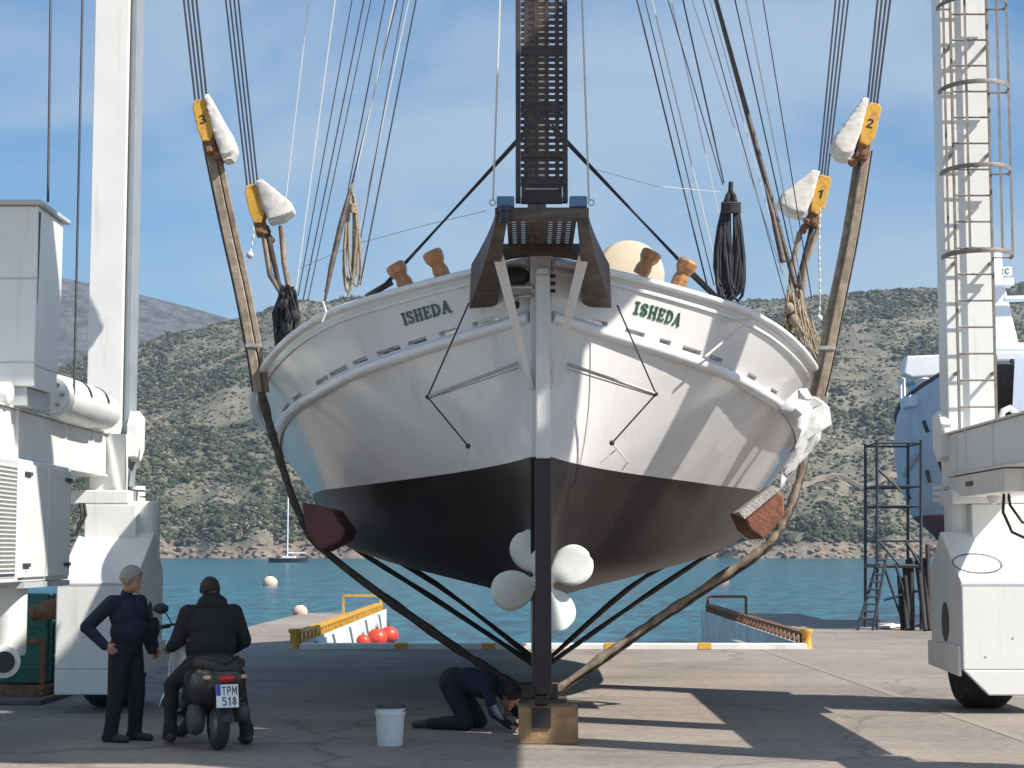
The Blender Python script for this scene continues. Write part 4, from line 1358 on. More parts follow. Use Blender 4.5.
# chains hanging beside two blocks
for i, (pts, lab) in enumerate((([P(254, 226, 24), P(253, 240, 24), P(250, 255, 24)], 'short white chain hanging from the unnumbered pulley block'), ([P(820, 208, 23.9), P(819, 240, 23.9), P(820, 300, 23.9), P(819, 318, 23.9)], 'long white chain hanging from the pulley block marked 1'))):
    mb = MB()
    for a, b in zip(pts, pts[1:]):
        n = max(2, int((b - a).length / .07))
        for k in range(n):
            q = a.lerp(b, (k + .5) / n)
            mb.ball(q, (.02 if k % 2 else .011, .011 if k % 2 else .02, .042), 7, 5)
    mb.ball(pts[-1], .05, 8, 6)
    tag(mb.build('chain', 'rope_white', smooth=60), lab, 'chain')

YN, YF = 20.0, 24.2


def hsl(pts, Y):
    return [P(x, y, Y) for x, y in pts]


def dense(pts, n=5):
    pts = [V(p) for p in pts]
    out = []
    for i in range(len(pts) - 1):
        p0, p1, p2, p3 = pts[max(i - 1, 0)], pts[i], pts[i + 1], pts[min(i + 2, len(pts) - 1)]
        for k in range(n):
            t = k / n
            out.append(.5 * (2 * p1 + (p2 - p0) * t + (2 * p0 - 5 * p1 + 4 * p2 - p3) * t * t + (3 * p1 - p0 - 3 * p2 + p3) * t**3))
    out.append(pts[-1])
    return out


s1 = thing('lifting_sling', 'broad pale brown lifting sling hung between the blocks marked 2 and 3', 'sling', P(543, 704, YN))
UL = dense(hsl([(211, 143), (228, 225), (243, 292), (256, 360), (261, 392)], YN), 4)
UR = dense(hsl([(864, 150), (851, 232), (838, 297), (825, 362), (817, 396)], YN), 4)
for U_, m_ in ((UL, 1), (UR, -1)):
    MB().ribbon([p + V((-.030 * m_, 0, 0)) for p in U_], .095, .035).build('strap', 'sling', s1, smooth=40)
    MB().ribbon([p + V((.058 * m_, .05, 0)) for p in U_], .06, .03).build('strap', 'sling', s1, smooth=40)
    MB().ribbon([p + V((.02 * m_, .10, 0)) for p in U_], .05, .03).build('strap', 'sling_dark', s1, smooth=40)
    MB().tube([p + V((-.095 * m_, .03, 0)) for p in U_], .011, 5).build('strap', 'sling_dark', s1, smooth=40)
    k_ = len(U_) * 2 // 3
    q_ = U_[k_]
    MB().ribbon([q_ + V((.01 * m_ - .0, -.03, -.02)), q_ + V((.01 * m_, -.03, .02))], .19, .01).build('band', 'steel', s1)
LL = dense(hsl([(261, 392), (271, 430), (286, 478), (300, 515), (326, 552), (430, 630), (500, 676), (543, 700)], YN), 9)
LR = dense(hsl([(543, 700), (570, 680), (640, 630), (700, 590), (752, 556), (776, 533), (795, 492), (808, 440), (817, 396)], YN), 9)
MB().tube(LL, [.046 + jit(.010) for _ in LL], 8).build('lower_strap', 'sling_dark', s1, smooth=60)
MB().tube([p + V((.03, .06, -.045)) for p in LR], [.026 + jit(.006) for _ in LR], 7).build('lower_strap', 'sling_dark', s1, smooth=60)
MB().tube(LR, [.042 + jit(.011) for _ in LR], 8).build('lower_strap', 'sling', s1, smooth=60)
s2 = thing('lifting_sling', 'pair of thin dark lifting ropes passing under the keel towards the water', 'sling', P(543, 676, YF))
for dz, dx in ((0, 0), (-13, 11)):
    A1 = dense(hsl([(266, 226), (280, 290), (292, 345), (310, 455), (322, 510), (348 + dx, 543 + dz * .3), (430 + dx * .6, 596 + dz * .9), (527, 660 + dz * .5), (541, 671 + dz * .5)], YF), 4)
    B1 = dense(hsl([(541, 671 + dz * .5), (556, 659 + dz * .5), (640 - dx, 600 + dz * .9), (700 - dx, 560 + dz * .6), (740, 532), (762, 480), (772, 420), (782, 345), (797, 290), (812, 226)], YF), 4)
    MB().tube(A1, [.036 + jit(.007) for _ in A1], 7).build('rope', 'sling_dark', s2, smooth=60)
    MB().tube(B1, [.034 + jit(.007) for _ in B1], 7).build('rope', 'sling_dark', s2, smooth=60)
for pts in (hsl([(262, 224), (270, 275), (286, 300)], YF), hsl([(281, 226), (284, 262), (291, 300)], YF), hsl([(800, 232), (793, 262), (789, 300)], YF), hsl([(819, 226), (806, 262), (801, 300)], YF)):
    MB().tube(pts, .04, 7).build('rope', 'sling', s2, smooth=60)

# wooden pads between slings and hull
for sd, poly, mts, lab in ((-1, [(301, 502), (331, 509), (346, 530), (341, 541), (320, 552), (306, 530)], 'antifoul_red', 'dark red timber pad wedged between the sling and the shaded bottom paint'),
                           (1, [(742, 513), (774, 489), (784, 495), (785, 516), (763, 540), (750, 530)], 'pad_red', 'red brown timber pad with grey felt edge wedged between sling and hull')):
    Y0 = 19.45 if sd < 0 else 19.35
    f0 = [P(x, y, Y0) for x, y in poly]
    f1 = [p + V((sd * -.05, .75, 0)) for p in f0]
    n = len(f0)
    mb = MB().add(f0 + f1, [tuple(range(n)), tuple(range(2 * n - 1, n - 1, -1))] + [(i, i + n, (i + 1) % n + n, (i + 1) % n) for i in range(n)])
    t = tag(mb.build('hull_pad', mts, bevel=.025), lab, 'hull pad')
    if sd > 0:
        e0 = [P(739, 512, Y0 - .04), P(774, 485, Y0 - .04), P(780, 490, Y0 - .04), P(745, 519, Y0 - .04)]
        e1 = [p + V((0, .78, 0)) for p in e0]
        mb = MB().add(e0 + e1, [(0, 1, 2, 3), (7, 6, 5, 4), (0, 4, 5, 1), (1, 5, 6, 2), (2, 6, 7, 3), (3, 7, 4, 0)])
        o = mb.build('felt_strip', 'pad_grey'); o.parent = t; o.matrix_parent_inverse = Matrix()

# crumpled cloth over the sling on the lit side
rows = []
pa = [(795, 398), (800, 392), (806, 388), (812, 388), (818, 392)]
cl = [[(778, 410), (787, 398), (797, 389), (806, 388), (812, 396)], [(784, 418), (795, 408), (806, 400), (816, 398), (822, 402)], [(792, 424), (802, 414), (812, 408), (822, 404), (829, 408)],
      [(801, 430), (808, 420), (815, 416), (824, 416), (832, 424)], [(797, 440), (805, 432), (812, 426), (819, 424), (822, 430)], [(790, 452), (800, 446), (808, 440), (816, 434), (820, 438)],
      [(783, 466), (793, 462), (802, 455), (810, 447), (814, 446)], [(780, 478), (786, 476), (794, 470), (800, 462), (804, 458)], [(781, 488), (784, 486), (788, 482), (792, 476), (795, 472)]]
mb = MB()
for i, r_ in enumerate(cl):
    rows.append([P(x + jit(.8), y + jit(.8), 19.60 + .045 * ((i * 3 + j * 2) % 4 - 1.5) + jit(.03) + .05 * j) for j, (x, y) in enumerate(r_)])
mb.grid(rows)
ob = mb.build('protective_cloth', 'cloth_white', smooth=24, recalc=False)
so = ob.modifiers.new('solid', 'SOLIDIFY'); so.thickness = .008
tag(ob, 'crumpled white cloth wrapped round the sling at the hull edge', 'cloth')

# blocks under the keel
kb_ = MB().span((XC - .21, 16.58, 0.0), (XC + .335, 17.0, .335))
kbo = tag(kb_.build('keel_block', 'wood_block', bevel=.012), 'orange brown timber block standing under the rudder heel', 'timber block')
o = MB().span((XC - .085, 16.560, .15), (XC + .085, 16.578, .333)).build('dark_plate', 'black', kbo)  # thin dark plate on the block's front face
kb2 = MB().span((XC - .38, 19.4, 0.0), (XC + .30, 19.8, .18)).span((XC - .30, 19.42, .182), (XC + .2, 19.78, .332))
tag(kb2.build('keel_block', 'wood_dark', bevel=.012), 'dark timber block under the keel behind the propeller', 'timber block')

# bucket
bk = thing('bucket', 'white plastic bucket standing on the shaded quay beside the crouching worker', 'bucket', G(390, 745))
c = G(390, 745)
MB().lathe([(.002, .0), (.115, .0), (.13, .27), (.138, .272), (.138, .30), (.13, .302), (.133, .345), (.125, .345), (.108, .02), (.002, .02)], c, (0, 0, 1), 26).build('body', 'bucket_white', bk, smooth=40)
MB().lathe([(.13, .335), (.141, .335), (.141, .362), (.13, .362)], c, (0, 0, 1), 26).build('rim', 'dark_steel', bk, smooth=40)
MB().tube([c + V((.142 * math.cos(q), -.03 - .05 * math.sin(q), .33 - .05 * math.sin(q))) for q in [PI * k / 12 for k in range(13)]], .004, 5).build('handle', 'steel', bk)


# ================================================================== PEOPLE
def basis(fwd, up):
    f = V(fwd).normalized(); u = V(up)
    u = (u - f * u.dot(f)).normalized()
    l = u.cross(f)
    return Matrix((f, l, u)).transposed()      # columns forward, left, up


class Body:
    def __init__(s):
        s.p = []

    def cap(s, a, b, ra, rb, m):
        s.p.append(('c', V(a), V(b), ra, rb, m))

    def ell(s, c, r, R, m):
        s.p.append(('e', V(c), R, r, None, m))

    def mesh(s, name, mats, parent, voxel=.0075):
        mb = MB()
        for k, a, b, r0, r1, m in s.p:
            if k == 'c':
                d = (b - a)
                L_ = d.length
                d = d / L_ if L_ > 1e-6 else V((0, 0, 1))
                prof = [(r0 * math.sin(q), -r0 * math.cos(q)) for q in [PI / 2 * i / 4 for i in range(5)]] + \
                       [(r1 * math.cos(q), L_ + r1 * math.sin(q)) for q in [PI / 2 * i / 4 for i in range(5)]]
                mb.lathe(prof, a, d, 14)
            else:
                mb.ball(a, r0 if isinstance(r0, tuple) else r0, 18, 12, b)
        tmp = mb.build('tmp_body', [mats[0]], None)
        md = tmp.modifiers.new('r', 'REMESH'); md.mode = 'VOXEL'; md.voxel_size = voxel
        ms = tmp.modifiers.new('s', 'SMOOTH'); ms.factor = .5; ms.iterations = 3
        dg = bpy.context.evaluated_depsgraph_get()
        me = bpy.data.meshes.new_from_object(tmp.evaluated_get(dg))
        old = tmp.data
        bpy.data.objects.remove(tmp); bpy.data.meshes.remove(old)
        me.name = name
        me.materials.clear()
        for q in mats:
            me.materials.append(M[q])
        nf = len(me.polygons)
        ce = np.empty(nf * 3); me.polygons.foreach_get('center', ce); ce = ce.reshape(-1, 3)
        best = np.full(nf, 1e9); idx = np.zeros(nf, np.int32)
        for k, a, b, r0, r1, m in s.p:
            if k == 'c':
                A, B = np.array(a), np.array(b)
                d = B - A; t = np.clip(((ce - A) @ d) / max(d @ d, 1e-9), 0, 1)
                dist = np.linalg.norm(ce - (A + t[:, None] * d), axis=1) - (r0 + (r1 - r0) * t)
            else:
                q = (ce - np.array(a)) @ np.array(b)
                rr = np.array(r0)
                kq = np.linalg.norm(q / rr, axis=1)
                dist = (kq - 1) * rr.min()
            w = dist < best
            best[w] = dist[w]; idx[w] = m
        me.polygons.foreach_set('material_index', idx)
        me.polygons.foreach_set('use_smooth', [True] * nf)
        off = V((0, 0, 0)); q = parent
        while q is not None:
            off += q.location; q = q.parent
        me.transform(Matrix.Translation(-off))
        o = bpy.data.objects.new(name, me); C.objects.link(o); o.parent = parent
        return o


def hand(B, wr, d, pn, m, curl=.5, side=1, sc=1.0):
    """palm + five fingers from wrist, direction d, palm normal pn"""
    d = V(d).normalized(); n = V(pn); n = (n - d * n.dot(d)).normalized()
    x = d.cross(n) * side
    wr = V(wr)
    for k in (-1, 0, 1):
        B.cap(wr + x * .018 * k * sc, wr + (d * .085 + x * .026 * k) * sc, .017 * sc, .015 * sc, m)
    for k, ln in enumerate((.068, .078, .073, .055)):
        a = wr + (d * .088 + x * (.033 - .022 * k)) * sc
        q = a
        ang = 0.15
        for j, f_ in enumerate((.45, .32, .23)):
            ang += curl * (.9 if j else .6)
            dd = d * math.cos(ang) + n * math.sin(ang)
            e = q + dd * ln * f_ * sc
            B.cap(q, e, (.0098 - .001 * j) * sc, (.009 - .001 * j) * sc, m)
            q = e
    a = wr + (d * .03 + x * .028) * sc
    e = a + (d * .035 + x * .03 + n * .012) * sc
    B.cap(a, e, .013 * sc, .011 * sc, m)
    B.cap(e, e + (d * .034 + x * .004 + n * .014) * sc, .0105 * sc, .009 * sc, m)


def head(B, c, R, m, s=1.0):
    """c = centre of the skull; R columns forward, left, up"""
    f, l, u = R.col[0], R.col[1], R.col[2]
    B.ell(c + u * .02 * s, (.098 * s, .076 * s, .100 * s), R, m)
    B.ell(c + f * .022 * s - u * .055 * s, (.068 * s, .058 * s, .07 * s), R, m)
    B.cap(c + f * .094 * s + u * .012 * s, c + f * .113 * s - u * .022 * s, .009 * s, .014 * s, m)   # nose
    B.ell(c + f * .075 * s - u * .105 * s, (.024 * s, .026 * s, .018 * s), R, m)                      # chin
    B.ell(c + f * .088 * s - u * .062 * s, (.012 * s, .026 * s, .009 * s), R, m)                      # lips
    B.ell(c + f * .086 * s + u * .036 * s, (.014 * s, .05 * s, .012 * s), R, m)                       # brow
    for k in (-1, 1):
        B.ell(c + l * k * .077 * s - f * .005 * s - u * .008 * s, (.022 * s, .011 * s, .034 * s), R, m)
        B.ell(c + f * .084 * s + l * k * .031 * s + u * .014 * s, (.012 * s, .014 * s, .009 * s), R, m)


def hair(name, c, R, mt, parent, s=1.0, low=-.02):
    f, l, u = R.col[0], R.col[1], R.col[2]
    rings = []
    for i in range(11):
        th = PI * .62 * i / 10
        ring = []
        for k in range(26):
            q = 2 * PI * k / 26
            ff = math.cos(q)
            t2 = th * (1.0 if ff < .2 else 1 - .50 * (ff - .2))
            r_ = 1.0 + jit(.04)
            ring.append(c + u * .022 * s + (f * (.106 * ff * math.sin(t2)) + l * (.085 * math.sin(q) * math.sin(t2)) + u * (.111 * math.cos(t2))) * s * r_)
        rings.append(ring)
    o = MB().rings(rings, caps=False).build(name, mt, parent, smooth=180)
    so = o.modifiers.new('solid', 'SOLIDIFY'); so.thickness = .008; so.offset = 0
    return o


# ---- the standing man: faces right and a little towards us, one hand on his hip behind him
mp_ = G(124, 741)
man = thing('person', 'man with grey hair, navy jumper and dark jeans standing beside the scooter', 'person', mp_)
S = 0.905
fw = V((.86, -.42, 0)).normalized(); lf = V((0, 0, 1)).cross(fw)
UPV = V((0, 0, 1))
R0 = basis(fw, UPV)


def mk(f_, l_, u_):
    return mp_ + (fw * f_ + lf * l_ + UPV * u_) * S


B = Body()
NV, JE, SK, SH = 0, 1, 2, 3
hipL, hipR = mk(0, .095, .90), mk(0, -.095, .90)
kneeL, kneeR = mk(.06, .12, .49), mk(-.01, -.13, .49)
ankL, ankR = mk(.03, .13, .085), mk(-.06, -.14, .085)
for h_, k_, a_ in ((hipL, kneeL, ankL), (hipR, kneeR, ankR)):
    B.cap(h_, k_, .118 * S, .088 * S, JE); B.cap(k_, a_, .084 * S, .072 * S, JE); B.cap(a_ + UPV * .02, a_ - UPV * .03, .076 * S, .080 * S, JE)
    ff = fw
    B.cap(a_ - UPV * .035 - ff * .05, a_ - UPV * .035 + ff * .02, .048, .046, SH)
    B.cap(a_ - UPV * .040 + ff * .02, a_ - UPV * .048 + ff * .175, .046, .036, SH)
B.ell(mk(0, 0, .96), (.155 * S, .20 * S, .14 * S), R0, JE)
B.ell(mk(.045, 0, 1.11), (.19 * S, .215 * S, .18 * S), R0, NV)
B.ell(mk(.015, 0, 1.28), (.165 * S, .225 * S, .19 * S), R0, NV)
shL, shR = mk(.0, .215, 1.41), mk(-.02, -.215, 1.41)
B.cap(shL, shR, .078 * S, .078 * S, NV)
B.cap(mk(-.02, 0, 1.42), mk(.0, 0, 1.50), .075 * S, .062 * S, NV)
B.cap(mk(.0, 0, 1.48), mk(.02, 0, 1.58), .055 * S, .054 * S, SK)
elR = mk(-.25, -.32, 1.16); wrR = mk(-.02, -.31, .98)
B.cap(shR, elR, .08 * S, .068 * S, NV); B.cap(elR, wrR, .066 * S, .05 * S, NV)
hand(B, wrR, fw * .8 + V((0, 0, -.45)), lf, SK, .55, 1, S)
elL = mk(.10, .26, 1.16); wrL = mk(.20, .22, .95)
B.cap(shL, elL, .066 * S, .055 * S, NV); B.cap(elL, wrL, .055 * S, .043 * S, NV)
hand(B, wrL, fw * .3 + V((0, 0, -1)), -lf, SK, .7, -1, S)
hc = mk(.05, 0, 1.64)
Rh = basis(V((.97, -.18, -.05)), UPV)
head(B, hc, Rh, SK, S * 1.1)
B.mesh('body', ['navy', 'jeans', 'skin', 'shoe'], man)
hair('hair', hc, Rh, 'hair_grey', man, S * 1.1)
# folded jacket hanging over his far forearm
jk = MB()
jc = mk(.20, .17, 1.12)
rs = []
for i in range(9):
    t = i / 8
    w = .055 + .03 * math.sin(t * PI)
    rs.append([jc + UPV * (.12 - .34 * t) + fw * (math.cos(q) * w * .6 + .02 * math.sin(t * 7)) + lf * math.sin(q) * w for q in [2 * PI * k / 12 for k in range(12)]])
tag(jk.rings(rs).build('folded_jacket', 'jacket', smooth=60), 'dark folded jacket held over the arm of the grey haired man', 'jacket')

# ---- scooter
RW, FW = G(218, 750), G(170, 733)
sf = (FW - RW); sf.z = 0; WB = 1.28; sf.normalize(); sl_ = UPV.cross(sf)
sc = thing('scooter', 'dark scooter with silver front shield and a white licence plate parked on the quay', 'scooter', RW)


def K(f_, l_, u_):
    return RW + sf * f_ + sl_ * l_ + UPV * u_


RS = basis(sf, UPV)


def wheel(c, ax, r, parent):
    w_ = thing('wheel', None, None); w_.parent = parent; w_.location = c - parent.location
    pr_ = []
    for i in range(13):
        q = 2 * PI * i / 12
        pr_.append((r - .055 + .055 * math.cos(q), .058 * math.sin(q)))
    MB().lathe(pr_, c, ax, 32).build('tyre', 'rubber', w_, smooth=60)
    MB().lathe([(.03, -.06), (.07, -.05), (.075, -.03), (r - .11, -.025), (r - .095, -.05), (r - .095, .05), (r - .11, .025), (.075, .03), (.07, .05), (.03, .06)], c, ax, 24).build('rim', 'steel', w_, smooth=40)
    return w_


wheel(K(0, 0, .225), sl_, .225, sc)
sd_f = (sf * .93 + sl_ * .36).normalized()
wheel(K(WB, 0, .225), UPV.cross(sd_f), .225, sc)


def sect(rows, name, mt, bevel=.02, parent=sc, smooth=55):
    """loft of rectangular-ish sections: (f, half width, z low, z high, round)"""
    rs = []
    for f_, hw, z0, z1 in rows:
        ring = []
        for k in range(20):
            q = 2 * PI * k / 20
            cx_, sy_ = math.cos(q), math.sin(q)
            ex = abs(cx_) ** .6 * (1 if cx_ > 0 else -1); ey = abs(sy_) ** .6 * (1 if sy_ > 0 else -1)
            ring.append(K(f_, ex * hw * 1.15, (z0 + z1) / 2 + ey * (z1 - z0) / 2))
        rs.append(ring)
    return MB().rings(rs).build(name, mt, parent, smooth=smooth)


sect([(-.24, .09, .58, .70), (-.17, .17, .46, .74), (0, .21, .38, .76), (.25, .22, .36, .75), (.5, .165, .34, .70), (.68, .14, .30, .58)], 'body_panel', 'scooter_dark')
sect([(-.22, .10, .70, .77), (-.1, .18, .70, .82), (.1, .19, .70, .82), (.3, .15, .69, .79), (.36, .15, .68, .77), (.62, .13, .66, .74), (.70, .10, .62, .70)], 'seat', 'seat_black')
sect([(.55, .17, .24, .34), (.8, .18, .22, .31), (1.0, .16, .22, .32)], 'footboard', 'scooter_dark')
rs = []
for f_, hw, z in ((1.02, .17, .28), (1.00, .21, .45), (1.02, .22, .62), (1.05, .19, .78), (1.04, .13, .93), (1.00, .10, 1.0)):
    rs.append([K(f_ + .10 * (1 - (k / 4 - 1) ** 2) * (1 if j == 0 else .55) - .06, (k / 4 - 1) * hw, z) for j in (0,) for k in range(9)])
fr = MB().grid(rs).build('front_shield', 'scooter_silver', sc, smooth=180, recalc=False)
so = fr.modifiers.new('solid', 'SOLIDIFY'); so.thickness = .03
rs = []
for f_, hw, z0, z1 in ((1.0, .05, .90, 1.02), (1.04, .14, .90, 1.04), (1.14, .13, .90, 1.0), (1.22, .05, .92, .97)):
    rs.append([K(f_, hw * math.cos(q), (z0 + z1) / 2 + (z1 - z0) / 2 * math.sin(q)) for q in [2 * PI * k / 14 for k in range(14)]])
MB().rings(rs).build('headlight', 'scooter_silver', sc, smooth=60)
# front mudguard and fork
rs = []
for k in range(9):
    q = rad(20 + 16 * k)
    c0 = K(WB, 0, .225) + sd_f * math.cos(q) * .26 + UPV * math.sin(q) * .26
    n_ = UPV.cross(sd_f)
    rs.append([c0 + n_ * .07 - UPV * .05, c0 + n_ * .06, c0 - n_ * .06, c0 - n_ * .07 - UPV * .05])
MB().rings(rs).build('mudguard', 'scooter_silver', sc, smooth=60)
mb = MB()
n_ = UPV.cross(sd_f)
for k in (-1, 1):
    mb.tube([K(WB, 0, .225) + n_ * .08 * k, K(WB - .13, 0, .55) + n_ * .08 * k], .018, 8)
mb.tube([K(WB - .13, 0, .5), K(1.02, 0, .97)], .025, 8)
mb.build('fork', 'dark_steel', sc, smooth=60)
mb = MB()
hb_ = K(1.0, 0, 1.02)
for k in (-1, 1):
    mb.tube([hb_, hb_ + n_ * .18 * k + UPV * .05, hb_ + n_ * .33 * k + UPV * .03 - sf * .06], .013, 8)
    mb.tube([hb_ + n_ * .24 * k + UPV * .04 - sf * .03, hb_ + n_ * .36 * k + UPV * .03 - sf * .07], .02, 8)
mb.build('handlebar', 'black', sc, smooth=60)
for k in (-1, 1):
    mi = MB().tube([hb_ + n_ * .2 * k + UPV * .05, hb_ + n_ * .26 * k + UPV * .14, hb_ + n_ * .32 * k + UPV * .19], .006, 6)
    mi.ball(hb_ + n_ * .33 * k + UPV * .20, (.025, .075, .05), 14, 8, RS)
    mi.build('mirror', 'black', sc, smooth=60)
# tail: lamp, indicators, plate bracket and plate
tl = K(-.235, 0, .64)
MB().ball(tl, (.03, .08, .035), 14, 8, RS).build('tail_lamp', 'lamp_red', sc, smooth=60)
for k in (-1, 1):
    MB().ball(K(-.19, .16 * k, .65), (.04, .04, .022), 12, 8, RS).build('indicator', 'lamp_amber', sc, smooth=60)
MB().tube([K(-.18, .0, .73), K(-.24, 0, .77), K(-.1, .14, .82), K(.1, .17, .8)], .012, 6).tube([K(-.24, 0, .77), K(-.1, -.14, .82), K(.1, -.17, .8)], .012, 6).build('grab_rail', 'black', sc, smooth=60)
bk_ = -sf
pn = (bk_ * 1.0 + UPV * .20).normalized()
pu_ = (UPV - pn * UPV.dot(pn)).normalized(); pxx = pu_.cross(pn)
if pxx.x < 0:
    pxx = -pxx
p0 = K(-.262, 0, .49)


def pm(u, v, lf, w=.20, h=.20):
    return p0 + pxx * (u - .5) * w + pu_ * (v - .5) * h + pn * lf


mb = MB().bar(K(-.10, 0, .56), K(-.22, 0, .46), .10, .03)
mb.build('plate_bracket', 'black', sc)
mb = MB()
mb.add([pm(u, v, l) for l in (0, .004) for u, v in ((0, 0), (1, 0), (1, 1), (0, 1))], [(3, 2, 1, 0), (4, 5, 6, 7), (0, 1, 5, 4), (1, 2, 6, 5), (2, 3, 7, 6), (3, 0, 4, 7)])
plate = mb.build('licence_plate', 'plate_white', sc)
mb = MB().add([pm(u, v, l) for l in (.0045, .0065) for u, v in ((.01, .52), (.2, .52), (.2, .99), (.01, .99))], [(3, 2, 1, 0), (4, 5, 6, 7), (0, 1, 5, 4), (1, 2, 6, 5), (2, 3, 7, 6), (3, 0, 4, 7)])
mb.build('country_band', 'plate_blue', plate)
mb = MB()
text_mesh(mb, 'TPM', lambda u, v, lf: pm(.26 + u * .68, .55 + v * .36, .005 + lf), .001, 0, depth=.001)
text_mesh(mb, '518', lambda u, v, lf: pm(.26 + u * .66, .09 + v * .36, .005 + lf), .001, 0, depth=.001)
mb.build('plate_lettering', 'black', plate)
# silencer, rear shock, rear hugger
MB().lathe([(.03, 0), (.07, .03), (.085, .1), (.085, .40), (.06, .46), (.02, .48)], K(-.14, -.19, .34), sf * .98 + UPV * -.12, 16).build('silencer', 'dark_steel', sc, smooth=50)
MB().lathe([(.04, 0), (.13, .03), (.15, .08), (.13, .13), (.05, .15)], K(.10, .10, .27), sl_, 20).build('engine_cover', 'dark_steel', sc, smooth=50)
mb = MB().tube([K(.05, .13, .25), K(.14, .13, .6)], .024, 8)
mb.build('shock_absorber', 'dark_steel', sc, smooth=60)
rs = []
for k in range(8):
    q = rad(60 + 15 * k)
    c0 = K(0, 0, .225) + sf * math.cos(q) * .255 + UPV * math.sin(q) * .255
    rs.append([c0 + sl_ * .075 - UPV * .03, c0 + sl_ * .065, c0 - sl_ * .065, c0 - sl_ * .075 - UPV * .03])
MB().rings(rs).build('mudguard', 'black', sc, smooth=60)

# ---- the rider, seen from behind
rider = thing('person', 'man in black hooded jacket sitting on the scooter with his back to us', 'person', K(.3, 0, 0))
B = Body()
JK, TR, SK, SH = 0, 1, 2, 3


def Q(f_, l_, u_):
    return K(f_, l_, u_ - .07 * min(1, max(0, (u_ - .1) / .5)))


RB = basis(sf, UPV)
B.ell(Q(.22, 0, .86), (.15, .185, .12), RB, TR)
B.ell(Q(.24, 0, .99), (.165, .225, .19), RB, JK)
B.ell(Q(.27, 0, 1.15), (.16, .235, .20), RB, JK)
sL, sR = Q(.29, .215, 1.265), Q(.29, -.215, 1.265)
B.cap(sL, sR, .078, .078, JK)
B.cap(Q(.25, -.06, 1.345), Q(.25, .06, 1.345), .08, .08, JK)
B.cap(Q(.27, -.035, 1.39), Q(.27, .035, 1.39), .062, .062, JK)      # hood roll / collar
B.cap(Q(.28, 0, 1.3), Q(.31, 0, 1.40), .08, .066, JK)
for k, s_, e_, w_ in ((1, sL, Q(.36, .28, 1.02), Q(.62, .27, .95)), (-1, sR, Q(.30, -.31, 1.01), Q(.44, -.20, .90))):
    B.cap(s_, e_, .078, .074, JK); B.cap(e_, w_, .072, .055, JK)
    hand(B, w_, (sf * .9 - UPV * .1), -UPV, SK, .8, k)
for k, h_, kn, an in ((1, Q(.28, .11, .84), Q(.66, .25, .60), Q(.62, .27, .12)), (-1, Q(.26, -.11, .84), Q(.52, -.34, .52), Q(.36, -.37, .10))):
    B.cap(h_, kn, .10, .075, TR); B.cap(kn, an, .07, .056, TR); B.cap(an + UPV * .05, an, .064, .068, TR)
    B.cap(an - UPV * .05 - sf * .05, an - UPV * .05 + sf * .02, .045, .045, SH)
    B.cap(an - UPV * .055 + sf * .02, an - UPV * .06 + sf * .17, .044, .034, SH)
hc = Q(.33, .0, 1.455)
Rh = basis(sf * .95 + sl_ * .1 - UPV * .22, UPV)
head(B, hc, Rh, SK, .95)
B.mesh('body', ['jacket', 'trousers', 'skin', 'shoe'], rider)
hair('hair', hc, Rh, 'hair_black', rider, 1.0)

# ---- the worker crouching at the keel
wp = G(467, 729)
wk = thing('person', 'worker in dark blue overalls crouching on hands and knees beside the timber block', 'person', wp)
wf = V((.90, -.30, 0)).normalized(); wl = UPV.cross(wf)


def Wk(f_, l_, u_):
    return wp + (wf * f_ + wl * l_ + UPV * u_) * .92


B = Body()
RBk = basis(wf * .94 - UPV * .12, UPV)
B.ell(Wk(-.14, 0, .50), (.16, .17, .145), RBk, 1)
B.ell(Wk(.04, 0, .515), (.19, .165, .13), RBk, 0)
B.ell(Wk(.20, 0, .47), (.17, .19, .135), RBk, 0)
sL, sR = Wk(.30, .19, .44), Wk(.30, -.19, .44)
B.cap(sL, sR, .07, .07, 0)
B.cap(Wk(.32, 0, .44), Wk(.43, 0, .38), .06, .055, 0)
for k, s_, e_, w_ in ((1, sL, Wk(.42, .27, .22), Wk(.58, .15, .12)), (-1, sR, Wk(.40, -.26, .20), Wk(.56, -.2, .07))):
    B.cap(s_, e_, .062, .05, 0); B.cap(e_, w_, .048, .038, 0)
    hand(B, w_, wf * .9 - UPV * .25, -UPV, 2, .6, k)
for k, h_, kn, an in ((1, Wk(-.16, .10, .46), Wk(.10, .15, .075), Wk(-.33, .15, .06)), (-1, Wk(-.16, -.10, .46), Wk(.06, -.17, .075), Wk(-.36, -.16, .06))):
    B.cap(h_, kn, .10, .072, 1); B.cap(kn, an, .068, .05, 1)
    B.cap(an, an - wf * .13 - UPV * .01, .04, .038, 3)
    B.cap(an - wf * .12 - UPV * .01, an - wf * .16 - UPV * .015, .04, .036, 3)
hc = Wk(.50, -.02, .36)
Rh = basis(wf * .75 - UPV * .65, UPV * .7 + wf * .7)
head(B, hc, Rh, 2, .93)
B.mesh('body', ['navy', 'jeans', 'skin', 'shoe'], wk)
hair('hair', hc, Rh, 'hair_black', wk, .97)
# scraper in his hand
t = thing('scraper', 'dark hand tool held by the crouching worker', 'tool', Wk(.66, -.2, .05))
MB().tube([Wk(.60, -.2, .10), Wk(.72, -.2, .05)], .016, 8).build('handle', 'black', t, smooth=60)
MB().bar(Wk(.72, -.2, .05), Wk(.82, -.2, .012), .06, .006).build('blade', 'steel', t)

# ================================================================== ON THE WATER AND BEHIND


